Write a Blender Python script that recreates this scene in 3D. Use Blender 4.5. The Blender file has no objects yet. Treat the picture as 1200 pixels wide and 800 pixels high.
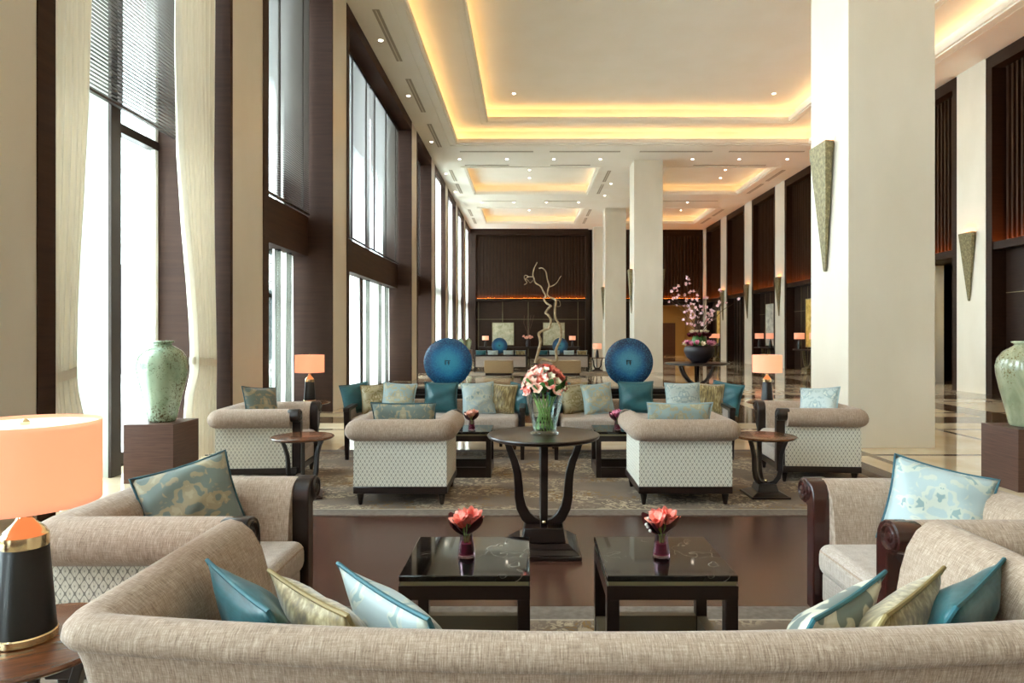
import bpy, bmesh, math, random
from mathutils import Vector, Matrix
R = math.radians; PI = math.pi
rnd = random.Random(11)
SC = bpy.context.scene
COL = SC.collection

# ------------------------------------------------------------------ mesh builder
class MB:
    def __init__(s): s.v = []; s.f = []
    def add(s, vs, fs):
        b = len(s.v); s.v += [tuple(v) for v in vs]; s.f += [tuple(i + b for i in f) for f in fs]; return s
    def box(s, x0, x1, y0, y1, z0, z1):
        return s.add([(x0,y0,z0),(x1,y0,z0),(x1,y1,z0),(x0,y1,z0),(x0,y0,z1),(x1,y0,z1),(x1,y1,z1),(x0,y1,z1)],
              [(0,3,2,1),(4,5,6,7),(0,1,5,4),(1,2,6,5),(2,3,7,6),(3,0,4,7)])
    def frustum(s, a0, b0, z0, a1, b1, z1, cx=0, cy=0):
        return s.add([(cx-a0,cy-b0,z0),(cx+a0,cy-b0,z0),(cx+a0,cy+b0,z0),(cx-a0,cy+b0,z0),(cx-a1,cy-b1,z1),(cx+a1,cy-b1,z1),(cx+a1,cy+b1,z1),(cx-a1,cy+b1,z1)],
              [(0,3,2,1),(4,5,6,7),(0,1,5,4),(1,2,6,5),(2,3,7,6),(3,0,4,7)])
    def grid(s, rows, cu=False, cap=False):
        n = len(rows[0]); vs = [p for r in rows for p in r]; fs = []
        for i in range(len(rows)-1):
            for j in range(n if cu else n-1):
                k = (j+1) % n
                fs.append((i*n+j, i*n+k, (i+1)*n+k, (i+1)*n+j))
        if cap:
            fs.append(tuple(range(n))[::-1]); fs.append(tuple((len(rows)-1)*n+j for j in range(n)))
        return s.add(vs, fs)
    def lathe(s, prof, n=32, c=(0,0,0)):
        rows = [[(c[0]+r*math.cos(2*PI*j/n), c[1]+r*math.sin(2*PI*j/n), c[2]+z) for j in range(n)] for r, z in prof]
        return s.grid(rows, True, True)
    def tube(s, pts, rad, n=8):
        pts = [Vector(p) for p in pts]; rows = []; up = Vector((0.13,0.21,1)).normalized()
        prev = None
        for i, p in enumerate(pts):
            t = (pts[min(i+1,len(pts)-1)] - pts[max(i-1,0)]).normalized()
            if prev is None:
                a = t.cross(up)
                if a.length < 1e-3: a = t.cross(Vector((1,0,0)))
            else: a = prev - t*prev.dot(t)
            a.normalize(); prev = a; b = t.cross(a)
            r = rad[i] if isinstance(rad, (list,tuple)) else rad
            rows.append([p + a*r*math.cos(2*PI*j/n) + b*r*math.sin(2*PI*j/n) for j in range(n)])
        return s.grid(rows, True, True)
    def loop(s, pts, rad, n=6):      # closed tube
        pts = [Vector(p) for p in pts]; m = len(pts); rows = []
        for i, p in enumerate(pts):
            t = (pts[(i+1)%m] - pts[i-1]).normalized(); a = t.cross(Vector((0,1,0.01))).normalized(); b = t.cross(a)
            rows.append([p + a*rad*math.cos(2*PI*j/n) + b*rad*math.sin(2*PI*j/n) for j in range(n)])
        rows.append(rows[0]); return s.grid(rows, True)
    def prism(s, outl, fn, d0, d1):  # outline (a,b) extruded from d0 to d1, fn(a,b,d) -> xyz
        n = len(outl); vs = [fn(a,b,d0) for a,b in outl] + [fn(a,b,d1) for a,b in outl]
        fs = [tuple(range(n)), tuple(range(2*n-1, n-1, -1))] + [(i, n+i, n+(i+1)%n, (i+1)%n) for i in range(n)]
        return s.add(vs, fs)
    def strip(s, path, th, wid, ang=0, c=(0,0)):   # bent bar: path (r,z) in the radial plane, thickness list, width across
        L = []; Rr = []
        for i, (r, z) in enumerate(path):
            a = path[max(i-1,0)]; b = path[min(i+1,len(path)-1)]
            dx, dz = b[0]-a[0], b[1]-a[1]; l = math.hypot(dx, dz) or 1; t = (th[i] if isinstance(th, list) else th)/2
            L.append((r-dz/l*t, z+dx/l*t)); Rr.append((r+dz/l*t, z-dx/l*t))
        ca, sa = math.cos(ang), math.sin(ang)
        def f(r, z, d): return (c[0]+r*ca-d*sa, c[1]+r*sa+d*ca, z)
        rows = [[f(*l, -wid/2), f(*l, wid/2), f(*q, wid/2), f(*q, -wid/2)] for l, q in zip(L, Rr)]
        return s.grid(rows, True, True)
    def sphere(s, c, r, n=10, m=6, sz=1):
        return s.lathe([(r*math.sin(PI*max(.02,min(.98,i/m))), -r*sz*math.cos(PI*i/m)) for i in range(m+1)], n, c)
    def xf(s, M): s.v = [tuple(M @ Vector(v)) for v in s.v]; return s
    def build(s, name, mat, parent=None, bevel=0, seg=2, ang=35, sub=0, flat=False):
        me = bpy.data.meshes.new(name); me.from_pydata(s.v, [], s.f)
        bm = bmesh.new(); bm.from_mesh(me); bmesh.ops.recalc_face_normals(bm, faces=bm.faces)
        uv = bm.loops.layers.uv.new('UVMap')
        for f in bm.faces:
            n = f.normal; ax = max(range(3), key=lambda i: abs(n[i])); q = [(1,2),(0,2),(0,1)][ax]
            for l in f.loops: l[uv].uv = (l.vert.co[q[0]], l.vert.co[q[1]])
        bm.to_mesh(me); bm.free()
        if not flat:
            for p in me.polygons: p.use_smooth = True
            me.set_sharp_from_angle(angle=R(ang))
        o = bpy.data.objects.new(name, me); COL.objects.link(o); me.materials.append(mat)
        if parent is not None: o.parent = parent
        if bevel:
            m = o.modifiers.new('bevel', 'BEVEL'); m.width = bevel; m.segments = seg; m.limit_method = 'ANGLE'; m.angle_limit = R(40)
        if sub:
            m = o.modifiers.new('sub', 'SUBSURF'); m.levels = m.render_levels = sub
        return o

def tag(o, label, cat, group=None, kind=None):
    o['label'] = label; o['category'] = cat
    if group: o['group'] = group
    if kind: o['kind'] = kind
    return o
def struct(o, label, cat='wall'): return tag(o, label, cat, None, 'structure')
def thing(name, label, cat, loc=(0,0,0), rz=0, group=None):
    o = bpy.data.objects.new(name, None); COL.objects.link(o); o.empty_display_size = .1
    o.location = loc; o.rotation_euler = (0,0,rz); return tag(o, label, cat, group)
def dup(root, loc=None, rz=None, label=None, group=None, swap=None):
    def cp(o, par):
        c = o.copy(); COL.objects.link(c)
        if par is not None: c.parent = par
        if swap and c.type == 'MESH' and c.data.materials and c.data.materials[0].name in swap:
            c.data = c.data.copy(); c.data.materials[0] = swap[c.data.materials[0].name]
        for ch in list(o.children): cp(ch, c)
        return c
    r = cp(root, None)
    if loc is not None: r.location = loc
    if rz is not None: r.rotation_euler = (0,0,rz)
    if label: r['label'] = label
    if group: r['group'] = group
    return r

# ------------------------------------------------------------------ materials
def lin(h):
    h = h.lstrip('#'); c = [int(h[i:i+2],16)/255 for i in (0,2,4)]
    return tuple(x/12.92 if x <= .04045 else ((x+.055)/1.055)**2.4 for x in c) + (1,)
class NT:
    def __init__(s, name):
        s.m = bpy.data.materials.new(name); s.m.use_nodes = True; s.t = s.m.node_tree; s.t.nodes.clear()
        s.out = s.t.nodes.new('ShaderNodeOutputMaterial')
    def n(s, typ, ins=None, **props):
        nd = s.t.nodes.new('ShaderNode'+typ)
        for k, v in props.items(): setattr(nd, k, v)
        for k, v in (ins or {}).items():
            if isinstance(v, bpy.types.NodeSocket): s.t.links.new(v, nd.inputs[k])
            else: nd.inputs[k].default_value = v
        return nd
    def math(s, op, a, b=0.0, c=0.0): return s.n('Math', {0:a,1:b,2:c}, operation=op).outputs[0]
    def obj(s): return s.n('TexCoord').outputs['Object']
    def uv(s): return s.n('TexCoord').outputs['UV']
    def mapv(s, vec, sc=(1,1,1), loc=(0,0,0), rot=(0,0,0)): return s.n('Mapping', {'Vector':vec,'Scale':sc,'Location':loc,'Rotation':rot}).outputs[0]
    def noise(s, vec, sc=5, det=2, rough=.5, dist=0): return s.n('TexNoise', {'Vector':vec,'Scale':sc,'Detail':det,'Roughness':rough,'Distortion':dist}).outputs['Fac']
    def ramp(s, fac, stops, interp='LINEAR'):
        nd = s.n('ValToRGB', {'Fac':fac}); r = nd.color_ramp; r.interpolation = interp
        while len(r.elements) < len(stops): r.elements.new(.5)
        for e, (p, c) in zip(r.elements, stops): e.position = p; e.color = c if len(c) == 4 else (*c,1)
        return nd.outputs['Color']
    def mix(s, fac, a, b): 
        nd = s.n('Mix', {0:fac}, data_type='RGBA')
        for k, v in ((6,a),(7,b)):
            if isinstance(v, bpy.types.NodeSocket): s.t.links.new(v, nd.inputs[k])
            else: nd.inputs[k].default_value = v
        return nd.outputs[2]
    def bump(s, h, st=.2, d=.01): return s.n('Bump', {'Height':h,'Strength':st,'Distance':d}).outputs[0]
    def pbr(s, col, rough=.5, metal=0, nrm=None, **kw):
        ins = {'Base Color':col,'Roughness':rough,'Metallic':metal}
        if nrm is not None: ins['Normal'] = nrm
        ins.update(kw); b = s.n('BsdfPrincipled', ins); s.t.links.new(b.outputs[0], s.out.inputs[0]); return s.m
    def surf(s, sh): s.t.links.new(sh.outputs[0], s.out.inputs[0]); return s.m
BW = lambda v: (v,v,v,1)

def plain(name, h, rough=.5, metal=0, **kw): return NT(name).pbr(lin(h), rough, metal, **kw)
def emit(name, h, st):
    t = NT(name); return t.surf(t.n('Emission', {'Color':lin(h),'Strength':st}))
def mottled(name, a, b, sc=3, rough=.5, st=(.35,.65), det=4, **kw):
    t = NT(name); f = t.noise(t.obj(), sc, det); return t.pbr(t.ramp(f, [(st[0],lin(a)),(st[1],lin(b))]), rough, **kw)
def wood(name, a, b, rough=.35, sc=(2,2,26), dens=3, coat=0.0):
    t = NT(name); f = t.noise(t.mapv(t.obj(), sc), dens, 5, .6, .4)
    return t.pbr(t.ramp(f, [(.3,lin(a)),(.7,lin(b))]), rough, nrm=None, **({'Coat Weight':coat} if coat else {'Specular IOR Level':.22}))
M = {}
M['stone'] = (lambda t: t.pbr(t.ramp(t.noise(t.mapv(t.obj(),(1,1,.5)), 1.2, 5), [(.35,lin('dad1c0')),(.65,lin('e2dacb'))]), .32))(NT('cream_stone'))
M['ceil'] = mottled('ceiling_paint', 'f0ebdf', 'f3efe5', 1, .7)
M['ceil_trim'] = plain('ceiling_trim', 'd8cfbd', .6)
M['dkwood'] = wood('dark_wood_panel', '22140e', '2f1e15', .45, (1.2,1.2,12), 2)
M['dkwoodv'] = wood('dark_wood_slat', '27170e', '3b2516', .5, (12,12,1), 2)
M['reveal'] = wood('brown_wood_reveal', '34211a', '432d22', .62, (.5,.5,9), 2)
M['lacq'] = (lambda t: t.pbr(t.ramp(t.noise(t.mapv(t.obj(),(4,4,40)),4,4),[(.3,lin('140b09')),(.7,lin('21120e'))]), .3, **{'Coat Weight':.15,'Coat Roughness':.1}))(NT('espresso_lacquer'))
M['lacqr'] = plain('mahogany_lacquer', '32120f', .2, **{'Coat Weight':.35,'Coat Roughness':.06})
M['tabwood'] = wood('walnut_top', '4d2f1e', '75492d', .27, (3,34,3), 2, .2)
M['cabwood'] = wood('walnut_veneer', '4c3730', '64483d', .35, (2,2,50), 2)
M['brass'] = plain('polished_brass', 'f0dcae', .18, 1)
M['gold_leaf'] = (lambda t: t.pbr(t.ramp(t.noise(t.obj(), 22, 6, .7), [(.3,lin('574f3a')),(.55,lin('8a7f5f')),(.75,lin('b0a27c'))]), .45, .6, t.bump(t.noise(t.obj(),30,4),.5,.01)))(NT('gold_leaf'))
M['black'] = plain('black_satin', '0d0c0c', .35)
M['steel'] = plain('dark_bronze_frame', '3a302a', .4, .5)
M['blind'] = plain('blind_slat', '5a534c', .45, .2)
M['white'] = plain('white_paint', 'f2f1ea', .5)

def tweed(name, a, b, c, s1=(300,300,18), s2=(26,26,300), mix=(.55,.25)):
    t = NT(name); o = t.obj()
    f1 = t.noise(t.mapv(o,s1), 1, 2); f2 = t.noise(t.mapv(o,s2), 1, 2); f3 = t.noise(o, 300, 2)
    f = t.math('ADD', t.math('MULTIPLY', f1, mix[0]), t.math('ADD', t.math('MULTIPLY', f2, mix[1]), t.math('MULTIPLY', f3, .2)))
    col = t.ramp(f, [(.34,lin(a)),(.5,lin(b)),(.66,lin(c))])
    return t.pbr(col, .9, nrm=t.bump(f,.4,.002), **{'Sheen Weight':.15})
M['tweed'] = tweed('beige_tweed', '7d6757', 'a38c7a', 'c8b5a3')
M['tweedx'] = tweed('beige_tweed_across', '7f6a59', 'a38d7b', 'c3b09e', (420,34,34), (24,300,300), (.55,.25))
M['tweedy'] = tweed('beige_tweed_along', '7f6a59', 'a38d7b', 'c3b09e', (34,420,34), (300,24,300), (.55,.25))
M['tan'] = tweed('tan_weave', '8a7458', 'a08a6b', 'b39d7d')
M['seatfab'] = tweed('oatmeal_weave', '96867a', 'b0a195', 'c6bab0')

def ogee():
    t = NT('ogee_jacquard'); s = t.n('SeparateXYZ', {0:t.uv()}); x, y = s.outputs[0], s.outputs[1]
    v = t.math('MULTIPLY', y, 2*PI/.056); u0 = t.math('MULTIPLY', x, 2*PI/.036)
    u = t.math('ADD', u0, t.math('MULTIPLY', t.math('SINE', t.math('MULTIPLY', v, 2)), 0.0))
    g = t.math('ADD', t.math('COSINE', u), t.math('COSINE', v))
    a = t.math('ABSOLUTE', t.math('ADD', g, t.math('MULTIPLY', t.math('SINE', v), .0)))
    line = t.ramp(t.math('DIVIDE', a, 2), [(.08,BW(1)),(.17,BW(0))])
    dot = t.ramp(t.math('DIVIDE', a, 2), [(.92,BW(0)),(.97,BW(1))])
    f = t.math('MAXIMUM', line, t.math('MULTIPLY', dot, .7))
    w = t.noise(t.mapv(t.obj(),(300,300,60)), 1, 2)
    base = t.ramp(w, [(.35,lin('d6d0c0')),(.65,lin('ebe7da'))])
    return t.pbr(t.mix(f, base, lin('8b877c')), .85)
M['ogee'] = ogee()

def silk(name, a, b, rough=.38):
    t = NT(name); o = t.obj(); f = t.math('ADD', t.math('MULTIPLY', t.noise(t.mapv(o,(20,20,260)),1,2), .5), t.math('MULTIPLY', t.noise(o,7,3), .5))
    return t.pbr(t.ramp(f, [(.35,lin(a)),(.65,lin(b))]), rough, nrm=t.bump(t.noise(o,9,2),.25,.02), **{'Sheen Weight':.08})
M['teal'] = silk('teal_silk', '1c4f57', '2a666f')
M['velvet'] = (lambda t: (lambda o: t.pbr(t.ramp(t.math('ADD', t.math('MULTIPLY', t.noise(t.mapv(o,(60,60,9)),1,3), .6), t.math('MULTIPLY', t.noise(o,6,3), .4)), [(.36,lin('4a3a18')),(.5,lin('85713e')),(.64,lin('bfb086'))]), .5, **{'Sheen Weight':.6}))(t.obj()))(NT('gold_velvet'))
def damask(name, ground, motif, hi, sc=13, thr=.5):
    t = NT(name); s = t.n('SeparateXYZ', {0:t.obj()})
    ax = t.math('ABSOLUTE', s.outputs[0]); p = t.n('CombineXYZ', {0:ax,1:0.0,2:s.outputs[2]}).outputs[0]
    f = t.noise(p, sc*1.35, 1.6, .45, 1.3); v = t.n('TexVoronoi', {'Vector':p,'Scale':sc*2.0}, feature='SMOOTH_F1').outputs['Distance']
    g = t.math('ADD', t.math('MULTIPLY', f, .75), t.math('MULTIPLY', v, .28))
    m = t.ramp(g, [(thr-.015,BW(0)),(thr+.015,BW(1))]); m2 = t.ramp(g, [(thr+.09,BW(0)),(thr+.11,BW(1))])
    col = t.mix(m2, t.mix(m, lin(ground), lin(motif)), lin(hi))
    return t.pbr(col, .42, nrm=t.bump(m,.15,.003), **{'Sheen Weight':.2})
M['dam_sage'] = damask('sage_damask', '6c7b77', '9c9379', 'aaa186', 11)
M['dam_blue'] = damask('ice_blue_damask', 'a3b3b5', 'b8beb2', '839a9b', 11)
M['dam_pale'] = damask('pale_damask', 'b4bfbb', '97a8a8', 'c8ccc1', 12)
M['dam_bold'] = damask('bold_damask', '64736f', 'cfccba', 'dad7c8', 10, .46)
M['dam_gold'] = damask('gold_blue_damask', '90a2a0', 'a39d82', 'b0aa90', 12, .48)
M['dam_sgold'] = damask('champagne_damask', 'a09473', '857749', 'b3a98a', 14)
M['pipe_dark'] = plain('dark_teal_piping', '2e5a66', .6)
M['pipe_teal'] = plain('teal_piping', '2c6570', .6)
M['pipe_gold'] = plain('gold_piping', '8d7a4c', .6)
M['pipe_pale'] = plain('pale_piping', '9fb8bf', .6)

def celadon(name, a, b, sp, sa=.45):
    t = NT(name); o = t.obj(); f = t.noise(t.mapv(o,(3,3,1.2)), 2, 4, .6, .6); base = t.ramp(f, [(.35,lin(a)),(.65,lin(b))])
    k = t.noise(o, 55, 4, .7); k2 = t.noise(o, 3.2, 2); m = t.ramp(t.math('MULTIPLY', k, t.math('ADD', k2, sa)), [(.52,BW(0)),(.6,BW(1))])
    return t.pbr(t.mix(m, base, lin(sp)), .12, **{'Coat Weight':.5})
M['celadon'] = celadon('celadon_glaze', '7f977c', 'a9bba0', '5f5a40')
M['celadon2'] = celadon('olive_celadon_glaze', '7f8468', 'a8aa8c', '6b5f3c', .36)

def marble_black():
    t = NT('black_marble'); o = t.obj(); w = t.n('TexVoronoi', {'Vector':t.n('Vector' 'Math', {0:o,1:t.n('TexNoise', {'Vector':o,'Scale':6.0,'Detail':3.0}).outputs['Color']}, operation='ADD').outputs[0],'Scale':2.3}, feature='DISTANCE_TO_EDGE').outputs['Distance']
    k = t.ramp(t.noise(o, 2.5, 2), [(.44,BW(0)),(.54,BW(1))])
    m = t.math('MULTIPLY', t.ramp(w, [(.0,BW(1)),(.009,BW(0))]), k)
    return t.pbr(t.mix(m, lin('0d0d0c'), lin('b9b4a6')), .04, **{'Specular IOR Level':.75})
M['marble'] = marble_black()
M['plinth'] = plain('olive_brown_rail', '5f5442', .45)
M['olive'] = plain('champagne_edge', '8e8768', .35, .5)

def disc_mat(name, rim, mid, core):
    t = NT(name); o = t.obj(); s = t.n('SeparateXYZ', {0:o})
    r = t.math('SQRT', t.math('ADD', t.math('POWER', s.outputs[0], 2), t.math('POWER', s.outputs[2], 2)))
    ang = t.math('ARCTAN2', s.outputs[2], s.outputs[0]); q = t.math('DIVIDE', r, .31)
    p = t.n('CombineXYZ', {0:t.math('MULTIPLY', t.math('SINE',ang), 1),1:t.math('MULTIPLY', t.math('COSINE',ang),1),2:t.math('MULTIPLY', r, 5)}).outputs[0]
    f1 = t.noise(p, 22, 3, .6); f2 = t.noise(o, 60, 3); f3 = t.noise(o, 4, 2)
    qq = t.math('ADD', q, t.math('MULTIPLY', t.math('SUBTRACT', t.math('ADD', f1, f3), 1.0), .4))
    base = t.ramp(qq, [(.0,lin(core)),(.3,lin(core)),(.62,lin(mid)),(.8,lin(rim)),(1,lin(rim))])
    col = t.mix(t.ramp(f2, [(.45,BW(0)),(.75,BW(.5))]), t.mix(t.ramp(f1, [(.42,BW(.4)),(.6,BW(0))]), base, lin(rim)), lin(core))
    return t.pbr(col, .3, **{'Coat Weight':.25,'Coat Roughness':.25})
M['disc'] = disc_mat('blue_glass', '083a68', '12679c', '3b9cbc')
M['disc2'] = disc_mat('cobalt_glass', '06234c', '135b90', '4f9dba')

def thin_glass(name, h, refl=.1, trans=.9):
    t = NT(name); a = t.n('BsdfTransparent', {'Color':lin(h)}); g = t.n('BsdfGlossy', {'Color':(1,1,1,1),'Roughness':.02})
    fr = t.n('LayerWeight', {'Blend':.25}).outputs['Fresnel']
    return t.surf(t.n('MixShader', {0:t.math('MULTIPLY', fr, refl*10 if refl*10 < 1 else 1.0),1:a.outputs[0],2:g.outputs[0]}))
M['wglass'] = thin_glass('window_glass', 'eef4f4', .06)
M['vglass'] = thin_glass('clear_glass', 'f6faf8', .06)
M['pglass'] = thin_glass('plum_glass', 'e2d0d8', .06)
M['tealglass'] = thin_glass('green_tinted_glass', 'a8a9a5', .08)
M['frost'] = (lambda t: t.surf(t.n('MixShader', {0:.5,1:t.n('BsdfTranslucent', {'Color':lin('eef3ea')}).outputs[0],2:t.n('BsdfDiffuse', {'Color':lin('e8ece2')}).outputs[0]})))(NT('frosted_fin'))
def curtain_mat(name, h, tr):
    t = NT(name); o = t.obj(); c = t.ramp(t.noise(t.mapv(o,(60,60,2)),1,2), [(.35,lin(h)),(.7,tuple(min(1,x*1.08) for x in lin(h)[:3])+(1,))])
    return t.surf(t.n('MixShader', {0:tr,1:t.n('BsdfDiffuse', {'Color':c}).outputs[0],2:t.n('BsdfTranslucent', {'Color':c}).outputs[0]}))
M['curtain'] = curtain_mat('cream_curtain', 'e6dece', .13)
M['sheer'] = curtain_mat('white_sheer', 'f6f4ec', .6)

def shade_mat():
    t = NT('peach_lamp_shade'); d = t.n('BsdfTranslucent', {'Color':lin('f0c8ae')}); b = t.n('BsdfDiffuse', {'Color':lin('ecc8b2')})
    s = t.n('MixShader', {0:.5,1:d.outputs[0],2:b.outputs[0]})
    return t.surf(t.n('AddShader', {0:s.outputs[0],1:t.n('Emission', {'Color':lin('f3a684'),'Strength':.25}).outputs[0]}))
M['shade'] = shade_mat()
M['bulb'] = emit('warm_bulb', 'ffe4cc', 4)
M['diffuser'] = (lambda t: t.surf(t.n('AddShader', {0:t.n('BsdfDiffuse', {'Color':lin('f4ecdd')}).outputs[0],1:t.n('Emission', {'Color':lin('fff0dc'),'Strength':.3}).outputs[0]})))(NT('shade_diffuser'))
M['cove'] = emit('cove_led', 'ffc67e', 3.4)
M['cove_small'] = emit('small_cove_led', 'ffc67e', 1.7)
M['led'] = emit('amber_led', 'ff8a2a', 20)
M['down'] = emit('downlight_lens', 'fff0d8', 12)
M['downdim'] = emit('corridor_light', 'ffe2b4', 4)
M['vent'] = plain('vent_slot', 'a89f8e', .7)

def floor_marble():
    t = NT('polished_marble'); o = t.obj(); s = t.n('SeparateXYZ', {0:o})
    def lines(c, off, per, w):
        q = t.math('MODULO', t.math('ADD', c, off), per); return t.math('LESS_THAN', q, w)
    a = lines(s.outputs[0], 100*2.1-4.0+.05, 2.1, .1); b = lines(s.outputs[1], 100*2.1-7.7+.05, 2.1, .1)
    far = t.math('GREATER_THAN', s.outputs[1], 10.5); band = t.math('MULTIPLY', lines(s.outputs[1], 40.0, 4.2, .9), far)  # wide far bands: dark reflections painted into the marble colour
    refl_bandx = t.math('MULTIPLY', lines(s.outputs[0], 42.6, 4.2, .7), far)
    m = t.math('MAXIMUM', t.math('MAXIMUM', a, b), t.math('MAXIMUM', band, refl_bandx))
    f = t.noise(o, 1.6, 6, .6, .8); base = t.ramp(f, [(.3,lin('d9c3a0')),(.7,lin('e9d9bd'))])
    dk = t.ramp(t.noise(o, 3, 5), [(.3,lin('5a4736')),(.7,lin('7a6248'))])
    return t.pbr(t.mix(m, base, dk), .07, **{'Specular IOR Level':.6})
M['floor'] = floor_marble()
def floor_wood():
    t = NT('wood_planks'); o = t.obj()
    br = t.n('TexBrick', {'Vector':o,'Color1':lin('482d24'),'Color2':lin('5c3b2f'),'Mortar':lin('38231d'),'Scale':1.0,'Mortar Size':.0022,'Bias':0.0,'Brick Width':1.5,'Row Height':.13})
    g = t.noise(t.mapv(o,(3,60,3)), 1, 5, .6, .3); col = t.mix(t.ramp(g, [(.35,BW(.0)),(.65,BW(.8))]), br.outputs[0], lin('38221b'))
    return t.pbr(col, .26)
M['planks'] = floor_wood()
def rug(name, a, b, fl, flo):
    t = NT(name); o = t.obj()
    big = t.noise(o, 1.3, 3, .6); tone = t.ramp(big, [(.35,lin(a)),(.65,lin(b))])
    f = t.noise(o, 17, 3, .6, 1.2); area = t.ramp(t.noise(t.mapv(o,(1,1.5,1),(3,1,0)), 1.5, 2), [(.44,BW(0)),(.56,BW(1))])
    m = t.math('MULTIPLY', t.ramp(f, [(.5,BW(0)),(.56,BW(1))]), area)
    area2 = t.ramp(t.noise(t.mapv(o,(1,1.5,1),(9,4,0)), 1.5, 2), [(.52,BW(0)),(.6,BW(1))])
    m2 = t.math('MULTIPLY', t.ramp(f, [(.42,BW(1)),(.47,BW(0))]), area2)
    col = t.mix(m2, t.mix(m, tone, lin(fl)), lin(flo))
    pile = t.noise(o, 260, 2)
    return t.pbr(t.mix(t.math('MULTIPLY', pile, .25), col, lin('6d6257')), .95, nrm=t.bump(pile,.3,.004))
M['rug'] = rug('floral_rug', '6f6053', '867566', 'c6b497', '8d6c38')
M['rugband'] = mottled('rug_band', '6c6157', '7c7167', 30, .95)
M['rugline'] = mottled('rug_line', 'a39786', 'b0a493', 40, .95)
M['pave'] = mottled('outdoor_paving', 'd9dad8', 'e6e7e4', 2, .8)
M['outwall'] = mottled('outdoor_stone', '6a7178', '787f86', 6, .85)
def art(name, a, b, c):
    t = NT(name); o = t.obj(); f = t.noise(o, 3.5, 6, .65, .8); return t.pbr(t.ramp(f, [(.32,lin(a)),(.5,lin(b)),(.68,lin(c))]), .45)
M['art_gold'] = art('gold_art', 'a87f2c', 'd9b558', 'efd88c')
M['art_grey'] = art('grey_art', '8e8f88', 'bab9ad', 'd8d6ca')
M['art_sage'] = art('sage_art', '94916f', 'b3b096', 'cfcab4')
M['golden_wall'] = plain('golden_plaster', 'b3935a', .6)
M['bark'] = mottled('bleached_branch', '8d7a5c', 'b9a685', 14, .7)
M['twig'] = mottled('brown_twig', '4a3428', '6b4d3a', 14, .7)
M['coralw'] = mottled('striped_petal', 'f0705f', 'fbe6d8', 34, .5, (.42,.58))
M['coral'] = mottled('coral_petal', 'f0685a', 'fbae9c', 26, .5)
M['peach'] = mottled('peach_petal', 'f3ad96', 'fbd6c4', 26, .5)
M['ivory'] = mottled('ivory_petal', 'eee3c4', 'f7f1de', 26, .5)
M['pink'] = mottled('pink_petal', 'c9628c', 'e9a3bd', 22, .5)
M['wine'] = mottled('wine_petal', '5a1222', '7d1f34', 22, .5)
M['blossom'] = mottled('blossom_petal', 'e9b8c4', 'f6dde0', 22, .5)
M['leaf'] = mottled('green_leaf', '2f5a26', '4f8238', 12, .45)
M['stem'] = mottled('green_stem', '6f9c48', 'a3c876', 12, .45)
M['redleaf'] = mottled('burgundy_leaf', '3a0f16', '571c22', 12, .35)
M['bowl'] = plain('charcoal_ceramic', '29242a', .45)
M['berry'] = plain('silver_berry', 'd5d2c8', .3)
M['soil'] = plain('plum_water', '86384f', .15)
M['outfab'] = plain('charcoal_canvas', '1d2122', .8)
# ------------------------------------------------------------------ furniture builders
def sweep(mb, prof, path, i0, i1, rad=None):
    """profile (outward offset, z) along a plan path; corners listed in rad are rounded on the outside"""
    n = len(path); nor = []; rad = rad or {}
    for i in range(n-1):
        dx, dy = path[i+1][0]-path[i][0], path[i+1][1]-path[i][1]; l = math.hypot(dx, dy); nor.append((dy/l, -dx/l))
    rows = []
    for i in range(i0, i1+1):
        P = path[i]
        if i == 0: m = nor[0]
        elif i == n-1: m = nor[-1]
        else:
            a, b = nor[i-1], nor[i]; k = 1 + a[0]*b[0] + a[1]*b[1]; m = ((a[0]+b[0])/k, (a[1]+b[1])/k)
        if i in rad and 0 < i < n-1:
            r = rad[i]; cx, cy = P[0]-m[0]*r, P[1]-m[1]*r
            a0 = math.atan2(nor[i-1][1], nor[i-1][0]); a1 = math.atan2(nor[i][1], nor[i][0])
            while a1-a0 > PI: a1 -= 2*PI
            while a1-a0 < -PI: a1 += 2*PI
            K = 6; lo = K//2 if i == i0 else 0; hi = K//2 if i == i1 else K
            for q in range(lo, hi+1):
                an = a0+(a1-a0)*q/K; d = (math.cos(an), math.sin(an)); row = []
                for o, z in prof:
                    if o > -r: row.append((cx+d[0]*(r+o), cy+d[1]*(r+o), z))
                    else: row.append((P[0]+m[0]*o, P[1]+m[1]*o, z))
                rows.append(row)
        else: rows.append([(P[0]+m[0]*o, P[1]+m[1]*o, z) for o, z in prof])
    return mb.grid(rows, True, True)
ROLL = [(-.19,.27),(-.172,.40),(-.158,.50),(-.146,.57),(-.13,.625),(-.105,.667),(-.07,.692),(-.03,.703),(.012,.697),(.047,.678),(.072,.648),(.083,.612),(.078,.578),(.058,.55),(.028,.533),(0,.53),(-.02,.53),(-.02,.27)]
def refine(path, st=.12):
    out = []
    for a, b in zip(path, path[1:]):
        k = max(1, int(math.hypot(b[0]-a[0], b[1]-a[1])/st))
        out += [(a[0]+(b[0]-a[0])*i/k, a[1]+(b[1]-a[1])*i/k) for i in range(k)]
    return out + [path[-1]]
LEG = [(.012,0),(.017,.008),(.02,.03),(.027,.07),(.03,.085),(.024,.09),(.031,.096),(.031,.105)]
def post_outline(s):      # scroll-topped front board, s = side
    pts = [(-.105,.10),(-.105,.60),(-.098,.65),(-.078,.682),(-.045,.7)]
    for k in range(12):
        a = R(110 - k*19); pts.append((-.002+.058*math.cos(a), .644+.058*math.sin(a)))
    pts += [(-.03,.575),(-.028,.10)]
    return [(s*(o), z) for o, z in pts]
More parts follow.
